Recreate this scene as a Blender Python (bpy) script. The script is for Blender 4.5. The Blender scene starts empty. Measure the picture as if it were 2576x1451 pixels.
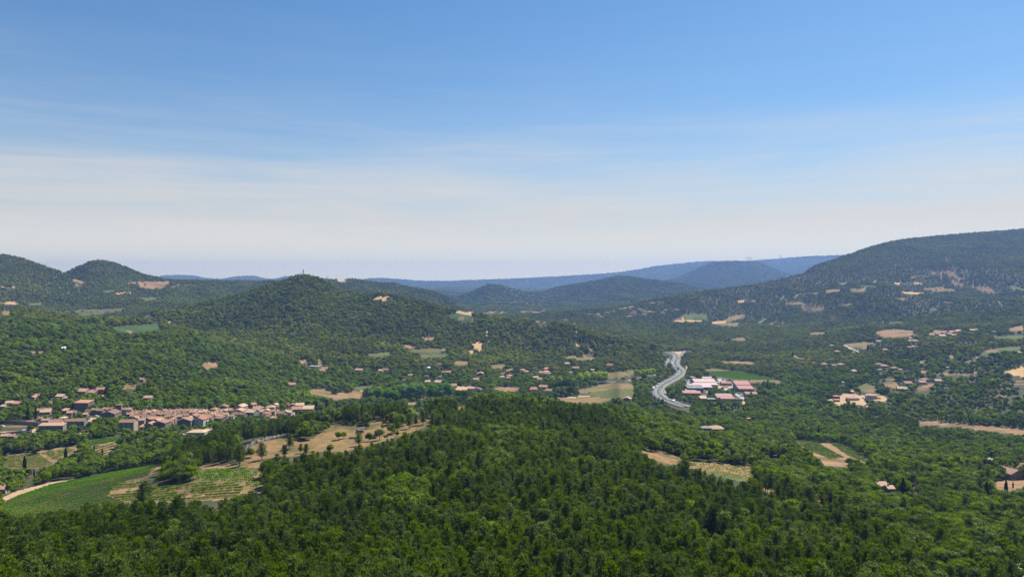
import bpy, math, random
import numpy as np
C = bpy.context.scene.collection
SC = bpy.context.scene
# ------------------------------------------------------------------ camera, sky, sun, exposure
HAZE = 0.000088
F = 740.0          # focal length in units of a 1024 wide frame
EYE = 275.0        # row of the horizon
ZC = 260.0         # height of the eye above sea level
cam_d = bpy.data.cameras.new("camera"); cam = bpy.data.objects.new("camera", cam_d); C.objects.link(cam)
cam.location = (0, 0, ZC); cam.rotation_euler = (math.radians(90), 0, 0)
cam_d.sensor_width = 36; cam_d.lens = 36 * F / 1024
cam_d.shift_y = -(288 - EYE) / 1024
cam_d.clip_start = 0.5; cam_d.clip_end = 120000
SC.camera = cam
SUN_EL, SUN_AZ = math.radians(57), math.radians(46)      # azimuth to the right of the view
W = bpy.data.worlds.new("World"); SC.world = W; W.use_nodes = True
nt = W.node_tree; nt.nodes.clear()
def N(t, ty, **kw):
    n = t.nodes.new(ty)
    for k, v in kw.items(): setattr(n, k, v)
    return n
wo = N(nt, 'ShaderNodeOutputWorld'); bg = N(nt, 'ShaderNodeBackground')
sky = N(nt, 'ShaderNodeTexSky', sky_type='NISHITA', sun_disc=False)
sky.sun_elevation = SUN_EL; sky.sun_rotation = SUN_AZ; sky.altitude = 300; sky.air_density = 1.0; sky.dust_density = 0.8; sky.ozone_density = 2.5
bg.inputs[1].default_value = 0.0615
# thin cirrus veil in the sky, denser towards the horizon
tc = N(nt, 'ShaderNodeTexCoord'); sep = N(nt, 'ShaderNodeSeparateXYZ'); nt.links.new(tc.outputs['Generated'], sep.inputs[0])
mp = N(nt, 'ShaderNodeMapping'); mp.inputs['Scale'].default_value = (1.3, 1.0, 13.0); mp.inputs['Rotation'].default_value = (0.0, 0.05, 0)
nt.links.new(tc.outputs['Generated'], mp.inputs[0])
nz = N(nt, 'ShaderNodeTexNoise'); nz.inputs['Scale'].default_value = 2.2; nz.inputs['Detail'].default_value = 7; nz.inputs['Roughness'].default_value = 0.5; nz.inputs['Distortion'].default_value = 0.35
nt.links.new(mp.outputs[0], nz.inputs['Vector'])
def math_n(t, op, a, b=None, clamp=False):
    n = N(t, 'ShaderNodeMath', operation=op); n.use_clamp = clamp
    for i, x in enumerate((a, b)):
        if x is None: continue
        if isinstance(x, (int, float)): n.inputs[i].default_value = x
        else: t.links.new(x, n.inputs[i])
    return n.outputs[0]
mp2 = N(nt, 'ShaderNodeMapping'); mp2.inputs['Scale'].default_value = (2.2, 1.6, 34.0); mp2.inputs['Rotation'].default_value = (0.02, 0.06, 0)
nt.links.new(tc.outputs['Generated'], mp2.inputs[0])
nz2 = N(nt, 'ShaderNodeTexNoise'); nz2.inputs['Scale'].default_value = 2.0; nz2.inputs['Detail'].default_value = 8; nz2.inputs['Roughness'].default_value = 0.6; nz2.inputs['Distortion'].default_value = 0.8
nt.links.new(mp2.outputs[0], nz2.inputs['Vector'])
zz = math_n(nt, 'ADD', math_n(nt, 'ADD', sep.outputs['Z'], math_n(nt, 'MULTIPLY', math_n(nt, 'SUBTRACT', nz2.outputs[0], 0.5), 0.075)), math_n(nt, 'MULTIPLY', math_n(nt, 'SUBTRACT', nz.outputs[0], 0.5), 0.12))
rp = N(nt, 'ShaderNodeValToRGB'); nt.links.new(zz, rp.inputs[0])
el = rp.color_ramp.elements
el[0].position = 0.0; el[0].color = (1, 1, 1, 1)
el[1].position = 0.34; el[1].color = (0.0, 0.0, 0.0, 1)
for p_, v_ in ((0.055, 1.0), (0.085, .88), (0.12, .60), (0.155, .34), (0.20, .15), (0.25, .05)):
    e = el.new(p_); e.color = (v_, v_, v_, 1)
mx = N(nt, 'ShaderNodeMix', data_type='RGBA')
nt.links.new(math_n(nt, 'MULTIPLY', rp.outputs[0], 0.95), mx.inputs[0])
tint = N(nt, 'ShaderNodeMix', data_type='RGBA', blend_type='MULTIPLY'); tint.inputs[0].default_value = 1.0
tint.inputs[7].default_value = (0.66, 0.97, 1.18, 1)
nt.links.new(sky.outputs[0], tint.inputs[6])
nt.links.new(tint.outputs[2], mx.inputs[6]); 
hzr = N(nt, 'ShaderNodeValToRGB'); nt.links.new(sep.outputs['Z'], hzr.inputs[0]); hzr.color_ramp.elements[0].color = (1, 1, 1, 1); hzr.color_ramp.elements[1].position = 0.075; hzr.color_ramp.elements[1].color = (0, 0, 0, 1)
veil = N(nt, 'ShaderNodeMix', data_type='RGBA'); nt.links.new(hzr.outputs[0], veil.inputs[0]); veil.inputs[6].default_value = (7.3, 7.0, 6.5, 1); veil.inputs[7].default_value = (9.5, 9.3, 7.9, 1)
nt.links.new(veil.outputs[2], mx.inputs[7])
nt.links.new(mx.outputs[2], bg.inputs[0]); nt.links.new(bg.outputs[0], wo.inputs[0])
sd = bpy.data.lights.new("sun", 'SUN'); sd.energy = 5.0; sd.angle = math.radians(0.5); sd.color = (1.0, 0.95, 0.87)
so = bpy.data.objects.new("sun", sd); C.objects.link(so)
so.rotation_euler = (math.radians(90) - SUN_EL, 0, math.pi - SUN_AZ)
so.location = (0, 0, 600)
SC.view_settings.view_transform = 'Standard'; SC.view_settings.look = 'None'
SC.view_settings.exposure = 0.75; SC.view_settings.gamma = 1.0
SC.cycles.max_bounces = 4; SC.cycles.diffuse_bounces = 2; SC.cycles.transmission_bounces = 2; SC.cycles.glossy_bounces = 1; SC.cycles.transparent_max_bounces = 4
SC.cycles.volume_bounces = 0
SC.cycles.use_denoising = True; SC.cycles.denoiser = 'OPENIMAGEDENOISE'; SC.cycles.denoising_prefilter = 'NONE'; SC.cycles.denoising_input_passes = 'RGB_ALBEDO_NORMAL'; SC.cycles.use_adaptive_sampling = False

rng = np.random.default_rng(7); random.seed(7)
# ------------------------------------------------------------------ helpers
def tag(o, label=None, cat=None, group=None, kind=None):
    if label: o["label"] = label
    if cat: o["category"] = cat
    if group: o["group"] = group
    if kind: o["kind"] = kind
    return o
def mesh_np(name, verts, faces, mats=(), smooth=False, fmat=None):
    """verts (n,3); faces list of arrays (m,k) with k = 3 or 4"""
    me = bpy.data.meshes.new(name)
    verts = np.asarray(verts, dtype=np.float32)
    if not isinstance(faces, (list, tuple)): faces = [faces]
    faces = [np.asarray(f, dtype=np.int32) for f in faces if len(f)]
    me.vertices.add(len(verts)); me.vertices.foreach_set('co', verts.ravel())
    nl = sum(f.size for f in faces); nf = sum(len(f) for f in faces)
    me.loops.add(nl); me.polygons.add(nf)
    me.loops.foreach_set('vertex_index', np.concatenate([f.ravel() for f in faces]))
    tot = np.concatenate([np.full(len(f), f.shape[1], dtype=np.int32) for f in faces])
    st = np.concatenate(([0], np.cumsum(tot)[:-1])).astype(np.int32)
    me.polygons.foreach_set('loop_start', st)
    if fmat is not None: me.polygons.foreach_set('material_index', np.asarray(fmat, dtype=np.int32))
    if smooth: me.polygons.foreach_set('use_smooth', np.ones(nf, dtype=bool))
    for m in mats: me.materials.append(m)
    me.update(calc_edges=True); me.validate()
    return me
def link(name, me, parent=None, loc=None, rz=0):
    o = bpy.data.objects.new(name, me); C.objects.link(o)
    if parent: o.parent = parent
    if loc is not None: o.location = loc
    if rz: o.rotation_euler = (0, 0, rz)
    return o
class MB:
    def __init__(s): s.v = []; s.f = []
    def add(s, vs, fs):
        b = len(s.v); s.v += [tuple(p) for p in vs]; s.f += [tuple(b + i for i in f) for f in fs]; return s
    def box(s, x0, x1, y0, y1, z0, z1):
        return s.add([(x0,y0,z0),(x1,y0,z0),(x1,y1,z0),(x0,y1,z0),(x0,y0,z1),(x1,y0,z1),(x1,y1,z1),(x0,y1,z1)],
              [(3,2,1,0),(4,5,6,7),(0,1,5,4),(1,2,6,5),(2,3,7,6),(3,0,4,7)])
    def slab(s, quad, th):
        """quad of 4 points, thickened downwards"""
        return s.add(list(quad) + [(p[0], p[1], p[2] - th) for p in quad],
              [(0,1,2,3),(7,6,5,4),(4,5,1,0),(5,6,2,1),(6,7,3,2),(7,4,0,3)])
    def tube(s, p, q, r0, r1, n=6):
        p = np.array(p, float); q = np.array(q, float); d = q - p; d /= np.linalg.norm(d)
        a = np.cross(d, (0, 0, 1) if abs(d[2]) < .9 else (1, 0, 0)); a /= np.linalg.norm(a); b = np.cross(d, a)
        vs = []
        for c, r in ((p, r0), (q, r1)):
            for k in range(n):
                t = 2 * math.pi * k / n; vs.append(c + r * (math.cos(t) * a + math.sin(t) * b))
        return s.add(vs, [(k, (k + 1) % n, n + (k + 1) % n, n + k) for k in range(n)] + [tuple(range(n))[::-1], tuple(range(n, 2 * n))])
    def mesh(s, name, mat):
        me = bpy.data.meshes.new(name); me.from_pydata(s.v, [], s.f); me.materials.append(mat); me.update(); return me
    def obj(s, name, mat, parent=None): return link(name, s.mesh(name, mat), parent)

def lerp_nodes(t, fac, a, b):
    m = N(t, 'ShaderNodeMix', data_type='RGBA')
    if isinstance(fac, (int, float)): m.inputs[0].default_value = fac
    else: t.links.new(fac, m.inputs[0])
    for i, x in ((6, a), (7, b)):
        if isinstance(x, tuple): m.inputs[i].default_value = (*x[:3], 1)
        else: t.links.new(x, m.inputs[i])
    return m.outputs[2]
def noise_n(t, scale, detail=3, rough=0.5, vec=None, dist=0.0):
    n = N(t, 'ShaderNodeTexNoise'); n.inputs['Scale'].default_value = scale; n.inputs['Detail'].default_value = detail
    n.inputs['Roughness'].default_value = rough; n.inputs['Distortion'].default_value = dist
    if vec is None:
        g = N(t, 'ShaderNodeNewGeometry'); vec = g.outputs['Position']
    t.links.new(vec, n.inputs['Vector']); return n.outputs[0]
def ramp_n(t, fac, stops):
    r = N(t, 'ShaderNodeValToRGB'); t.links.new(fac, r.inputs[0]); e = r.color_ramp.elements
    e[0].position, e[0].color = stops[0][0], (*stops[0][1], 1)
    e[1].position, e[1].color = stops[-1][0], (*stops[-1][1], 1)
    for p, c in stops[1:-1]:
        k = e.new(p); k.color = (*c, 1)
    return r.outputs[0]
def new_mat(name):
    m = bpy.data.materials.new(name); m.use_nodes = True; t = m.node_tree; t.nodes.clear()
    return m, t, N(t, 'ShaderNodeOutputMaterial')
def leaf_mat(name, dark, light, patch=70.0, trans=0.22, tint=None):
    m, t, out = new_mat(name)
    g = N(t, 'ShaderNodeNewGeometry'); oi = N(t, 'ShaderNodeObjectInfo')
    pn = noise_n(t, 1.0 / patch, 3, 0.6, g.outputs['Position'])
    f = math_n(t, 'ADD', math_n(t, 'MULTIPLY', oi.outputs['Random'], 0.55), math_n(t, 'MULTIPLY', g.outputs['Random Per Island'], 0.25))
    f = math_n(t, 'ADD', f, math_n(t, 'MULTIPLY', math_n(t, 'SUBTRACT', pn, 0.46), 1.5), clamp=True)
    mid = tuple((a + b) / 2 for a, b in zip(dark, light))
    col = ramp_n(t, f, [(0.0, dark), (0.5, mid), (0.9, light), (1.0, tuple(min(1, c * 1.25) for c in light))])
    # some crowns lean to grey-green or olive
    hs = N(t, 'ShaderNodeHueSaturation'); t.links.new(col, hs.inputs['Color'])
    t.links.new(math_n(t, 'ADD', 0.48, math_n(t, 'MULTIPLY', noise_n(t, 0.03, 2, .5, g.outputs['Position']), 0.045)), hs.inputs['Hue'])
    h2 = math_n(t, 'FRACT', math_n(t, 'MULTIPLY', oi.outputs['Random'], 17.31))
    t.links.new(math_n(t, 'ADD', 0.90, math_n(t, 'MULTIPLY', h2, 0.35)), hs.inputs['Saturation'])
    d = N(t, 'ShaderNodeBsdfDiffuse'); tr = N(t, 'ShaderNodeBsdfTranslucent'); mix = N(t, 'ShaderNodeMixShader')
    t.links.new(hs.outputs[0], d.inputs[0]); t.links.new(hs.outputs[0], tr.inputs[0]); mix.inputs[0].default_value = trans
    t.links.new(d.outputs[0], mix.inputs[1]); t.links.new(tr.outputs[0], mix.inputs[2])
    t.links.new(mix.outputs[0], out.inputs[0]); return m
def surf_mat(name, a, b, scale=1.0, rough=0.85, detail=4, c=None, metal=0.0, stretch=None, bump=0.0, spec=0.3):
    """surface whose colour wanders between a and b (and c) at two scales"""
    m, t, out = new_mat(name)
    g = N(t, 'ShaderNodeNewGeometry'); vec = g.outputs['Position']
    if stretch:
        mpn = N(t, 'ShaderNodeMapping'); mpn.inputs['Scale'].default_value = stretch; t.links.new(vec, mpn.inputs[0]); vec = mpn.outputs[0]
    n1 = noise_n(t, scale, detail, 0.65, vec)
    col = ramp_n(t, n1, [(0.32, a), (0.68, b)])
    if c: col = lerp_nodes(t, ramp_n(t, noise_n(t, scale * 0.23, 4, 0.6, vec), [(0.5, (0, 0, 0)), (0.62, (1, 1, 1))]), col, c)
    p = N(t, 'ShaderNodeBsdfPrincipled'); t.links.new(col, p.inputs['Base Color']); p.inputs['Roughness'].default_value = rough
    p.inputs['Metallic'].default_value = metal; p.inputs['Specular IOR Level'].default_value = spec
    if bump:
        bn = N(t, 'ShaderNodeBump'); bn.inputs['Strength'].default_value = bump; bn.inputs['Distance'].default_value = 1.0
        t.links.new(n1, bn.inputs['Height']); t.links.new(bn.outputs[0], p.inputs['Normal'])
    t.links.new(p.outputs[0], out.inputs[0]); return m

# ------------------------------------------------------------------ terrain: a height for every bearing u and depth D
STATIONS = {
 0:   [(25,-20),(120,-62),(230,-93),(300,-107),(400,-128),(500,-151),(560,-165),(700,-176),(790,-171),(900,-163),(1000,-146),(1100,-130),(1400,-90),(1700,-85),(2200,-135),(2700,-110),(3300,-90),(4200,-150),(50000,-200)],
 130: [(25,-20),(120,-62),(230,-93),(300,-104),(400,-122),(520,-137),(620,-165),(700,-172),(800,-170),(900,-166),(1000,-152),(1200,-130),(1500,-105),(1800,-110),(2250,-140),(2750,-100),(3300,-85),(4200,-150),(50000,-200)],
 250: [(25,-20),(120,-62),(230,-93),(300,-103),(400,-114),(500,-121),(565,-122),(650,-158),(800,-168),(900,-168),(1000,-175),(1200,-178),(1500,-160),(2200,-150),(2700,-120),(3500,-90),(4200,-150),(50000,-200)],
 350: [(25,-20),(120,-62),(230,-93),(400,-109),(550,-118),(640,-120),(750,-170),(900,-190),(1100,-205),(1250,-203),(1500,-190),(1800,-150),(2500,-150),(3500,-100),(4300,-150),(50000,-200)],
 480: [(25,-20),(120,-62),(230,-93),(400,-107),(550,-113),(700,-117),(850,-185),(1100,-207),(1400,-208),(1700,-195),(2000,-160),(2600,-180),(3300,-187),(5000,-185),(50000,-200)],
 600: [(25,-20),(120,-62),(230,-93),(400,-110),(550,-118),(700,-126),(850,-162),(1000,-200),(1200,-208),(1450,-209),(1800,-205),(2100,-198),(2600,-185),(4000,-185),(50000,-200)],
 680: [(25,-20),(120,-62),(230,-94),(400,-114),(600,-138),(800,-165),(1000,-198),(1200,-209),(1500,-209),(2000,-209),(2400,-200),(4000,-185),(50000,-200)],
 760: [(25,-20),(120,-62),(230,-95),(400,-120),(500,-135),(570,-144),(700,-166),(900,-190),(1100,-207),(1500,-209),(2000,-209),(2400,-195),(4000,-180),(50000,-200)],
 850: [(25,-20),(120,-62),(230,-96),(400,-125),(550,-147),(700,-171),(900,-197),(1100,-204),(1300,-200),(1600,-190),(2000,-175),(2400,-165),(4000,-150),(50000,-200)],
 950: [(25,-20),(120,-62),(230,-97),(400,-130),(600,-159),(800,-190),(950,-200),(1100,-190),(1300,-180),(1600,-165),(1900,-145),(2300,-140),(2700,-130),(4500,-120),(50000,-200)],
 1024:[(25,-20),(120,-62),(230,-98),(400,-133),(600,-161),(800,-191),(950,-201),(1100,-186),(1300,-168),(1600,-145),(1900,-125),(2300,-130),(2700,-120),(4500,-120),(50000,-200)],
}
LAYERS = [ # (crest [(u, v, D)], front depth/length, rounding, back depth/length)
 ([(480,326,2900),(513,316,3000),(556,313,3000),(596,310,3100),(636,304,3200),(676,295,3300),(715,290,3350),(755,285,3400),(795,276,3400),(806,273,3450),(809.5,269,3450),(812,267,3450),(839,258.6,3600),(870,247.5,3700),(898,240.7,3800),(934,236.6,3900),(970,234,3900),(1024,229.5,3900),(1284,222,3900),(1640,228,3900)], 600,1500, 60, 500, 900),
 ([(40,333,1850),(80,329,1900),(119,322,1950),(159,313,2000),(191,306,2050),(223,300,2100),(254,292,2150),(278,283.5,2200),(292,278,2200),(303,276,2200),(313,278,2200),(324,282.5,2200),(338,290,2180),(358,294.5,2150),(390,295.5,2100),(421,301.5,2080),(449,310.5,2050),(473,316,2000),(497,318.5,2000),(533,322,2000),(568,327,1980),(604,336,1950),(644,344,1900),(668,352,1850),(700,372,1850)], 310,680, 35, 300, 500),
 ([(-620,300,1650),(-260,306,1650),(0,312.5,1700),(20,314,1700),(47,314.5,1700),(68,319,1650),(87,325.5,1600),(103,333,1600),(131,348,1550),(170,370,1500)], 170,600, 40, 250, 400),
 ([(-620,215,3000),(-260,230,3000),(-80,244,3000),(0,255,3000),(24,259.3,3000),(44,267,3000),(64,273.5,3000),(90,285,3000),(130,302,3000)], 420,750, 60, 400, 700),
 ([(40,290,3300),(62,274.5,3300),(79.5,267,3300),(89.4,262.3,3300),(99.4,260.8,3300),(111,262.3,3300),(127,268.3,3300),(143,274.8,3300),(167,280,3300),(210,283,3300)], 320,650, 60, 400, 700),
 ([(60,284,3600),(167,280.2,3600),(230,281.2,3600),(290,281.2,3600),(326,279.8,3600),(337,280.2,3600),(352,279.3,3600),(366.5,281.3,3600),(379,283.2,3600),(393.6,283.4,3600),(405,286.7,3600),(424.7,289.7,3600),(439,292.8,3600),(449,298.2,3500),(458.6,307,3400),(475,325,3300)], 300,900, 40, 300, 900),
 ([(430,303,5200),(462,295,5200),(470,292.4,5200),(481,287.4,5200),(488,284.6,5200),(493,283.8,5200),(500,284.8,5200),(508,287.2,5200),(521,291.7,5200),(540,292.8,5200),(570,300,5200)], 150,500, 50, 150, 500),
 ([(500,300,5600),(521,295,5600),(545,291.3,5600),(556.5,287.2,5600),(576,283.7,5600),(596,280.8,5600),(608,278,5600),(620,275.7,5600),(628,276,5600),(636,277.7,5600),(660,280.8,5600),(684,283.2,5600),(700,288,5600),(740,297,5600)], 190,800, 60, 200, 800),
 ([(640,285,8500),(676,278,8500),(688,273,8500),(700,267,8500),(715,261.7,8500),(725,260.8,8500),(755,261,8500),(767,265.5,8500),(787,274,8500),(805,280,8500),(840,290,8500)], 420,1300, 60, 420, 1300),
 ([(300,286,13000),(360,279.5,13000),(370,278,13000),(382,277.8,13000),(400,279,13000),(421,280.6,13000),(450,280.8,13000),(477,279.6,13000),(505,278.7,13000),(537,277.2,13000),(560,276,13000),(596,274,13000),(620,272,13000),(640,269,13000),(656,266,13000),(696,261.7,13000),(715,260.8,13000),(735,261.5,13000),(775,259,13000),(795,257,13000),(839,255,13000),(900,253,13000),(1640,255,13000)], 700,3500, 100, 400, 3000),
 ([(100,285,14600),(140,280,14600),(155,276.8,14600),(165,275.3,14600),(180,275,14600),(195,275.4,14600),(204,278,14600),(222,279,14600),(235,276.4,14600),(245,275.7,14600),(256,276,14600),(266,278.6,14600),(275,279,14600),(285,276.3,14600),(292,275.8,14600),(300,278,14600),(330,284,14600)], 400,1500, 200, 400, 3000),
]
NU = 1111; U = np.linspace(-600, 1620, NU); RAT = 1.0102
D = [6.0]
while D[-1] < 15600: D.append(D[-1] * (RAT if D[-1] < 9000 else 1.02))
D = np.array(D); ND = len(D)
def vnoise(x, y, seed):
    r = np.random.default_rng(seed).random((256, 256)); xi = np.floor(x).astype(int); yi = np.floor(y).astype(int)
    fx = x - xi; fy = y - yi; fx = fx * fx * (3 - 2 * fx); fy = fy * fy * (3 - 2 * fy)
    g = lambda a, b: r[a % 256, b % 256]
    return (g(xi, yi) * (1 - fx) + g(xi + 1, yi) * fx) * (1 - fy) + (g(xi, yi + 1) * (1 - fx) + g(xi + 1, yi + 1) * fx) * fy
def fbm(x, y, seed, oct=4):
    s = 0; a = 0.5
    for o in range(oct): s = s + a * (vnoise(x * 2 ** o, y * 2 ** o, seed + o) - 0.5); a *= 0.5
    return s
ks = sorted(STATIONS); prof = []
for k in ks:
    a = np.array(STATIONS[k], float); prof.append(np.interp(np.log(D), np.log(a[:, 0]), a[:, 1]))
prof = np.array(prof)
kk = [-600] + ks + [1620]; prof = np.vstack([prof[:1], prof, prof[-1:]])
Z = np.empty((NU, ND))
for j in range(ND): Z[:, j] = np.interp(U, kk, prof[:, j])
def smooth(a, n, ax):
    for _ in range(n):
        p = np.concatenate((np.take(a, [0], ax), a, np.take(a, [-1], ax)), ax)
        a = (np.take(p, range(0, a.shape[ax]), ax) + np.take(p, range(1, a.shape[ax] + 1), ax) * 2 + np.take(p, range(2, a.shape[ax] + 2), ax)) / 4
    return a
Z = smooth(Z, 14, 1); Z = smooth(Z, 220, 0)
XX = (U[:, None] - 512) / F * D[None, :]; YY = np.broadcast_to(D[None, :], Z.shape)
floor_mask = np.clip((Z + 212) / 40, 0.15, 1)
Z = Z + fbm(XX / 210, YY / 210, 3) * np.clip(D / 2000, 0.1, 3)[None, :] * 34 * floor_mask
for pts, Hf, Lf, r, Hb, Lb in LAYERS:
    a = np.array(pts, float); v = np.interp(U, a[:, 0], a[:, 1]); Dc = np.interp(U, a[:, 0], a[:, 2])
    for _ in range(2): v = smooth(v[:, None], 1, 0)[:, 0]
    zc = -(v - EYE) / F * Dc
    x = Dc[:, None] - D[None, :]
    gully = 1 + 0.85 * fbm(XX / (Dc[:, None] * .09), YY / (Dc[:, None] * .2), 11, 4) * np.clip(np.abs(x) / (Dc[:, None] * 0.05), 0, 1)
    dist = np.sqrt(x * x + r * r) - r
    h = np.where(x > 0, Hf * (1 - np.exp(-dist * gully / Lf)), Hb * (1 - np.exp(-dist / Lb)))
    h = np.maximum(h, 0) + np.maximum(0, a[0, 0] - U)[:, None] * 3.0 + (np.maximum(0, U - a[-1, 0])[:, None]) * 3.0
    zl = zc[:, None] - h
    kx = np.clip(6 * D / 2000, 3, 14)[None, :]
    dd = np.clip((zl - Z) / kx, -30, 30)
    Z = np.maximum(Z, zl) + kx * np.log1p(np.exp(-np.abs(dd)))
# height, projected row
LD = np.log(D)
def zgrid(u, d):
    fu = np.clip((np.asarray(u, float) - U[0]) / (U[1] - U[0]), 0, NU - 1.001); fd = np.clip(np.interp(d, D, np.arange(ND)), 0, ND - 1.001)
    i = fu.astype(int); j = fd.astype(int); a = fu - i; b = fd - j
    return (Z[i, j] * (1 - a) + Z[i + 1, j] * a) * (1 - b) + (Z[i, j + 1] * (1 - a) + Z[i + 1, j + 1] * a) * b
def ground(x, y):
    return ZC + float(zgrid(np.array([512 + x / y * F]), np.array([y]))[0])
def hit(u, v, h=0.0, dmin=60, dmax=30000):
    """first depth at which the line of sight through (u, v) meets the ground raised by h"""
    fu = min(max((u - U[0]) / (U[1] - U[0]), 0), NU - 1.001); i = int(fu); a = fu - i
    z = Z[i] * (1 - a) + Z[i + 1] * a + h
    vt = EYE - z / D * F
    ok = np.where((vt <= v) & (D >= dmin) & (D <= dmax))[0]
    if not len(ok): return None
    j = ok[0]
    if j == 0: return D[0]
    t = (vt[j - 1] - v) / max(1e-6, (vt[j - 1] - vt[j])); t = min(max(t, 0), 1)
    return float(D[j - 1] + (D[j] - D[j - 1]) * t)
def at(u, v, h=0.0, **k):
    d = hit(u, v, h, **k)
    if d is None: return None
    x = (u - 512) / F * d
    return np.array([x, d, ground(x, d)])
# picture frames in which positions were read off: origin and scale
FR = {'1': (0, 362.5, 14.508), '2': (175, 362.5, 14.508), '3': (350, 362.5, 14.508), '4': (525, 350, 14.508), '5': (625, 345, 14.508),
      '6': (800, 312.5, 11.5), '7': (0, 425, 7.926), '8': (625, 412.5, 6.456), 'a': (0, 245, 10.304), 'b': (250, 250, 10.304),
      'c': (450, 250, 10.304), 'd': (650, 225, 6.888), 'e': (640, 337.5, 19.35), 'f': (675, 365, 25.76), 'g': (325, 425, 7.926),
      'h': (0, 375, 23.22), 'i': (112.5, 395, 22.9), 'j': (825, 370, 25.76), '0': (0, 0, 1.0)}
def uv(fr, x, y):
    a = FR[fr]; return a[0] + x / a[2], a[1] + y / a[2]
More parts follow.
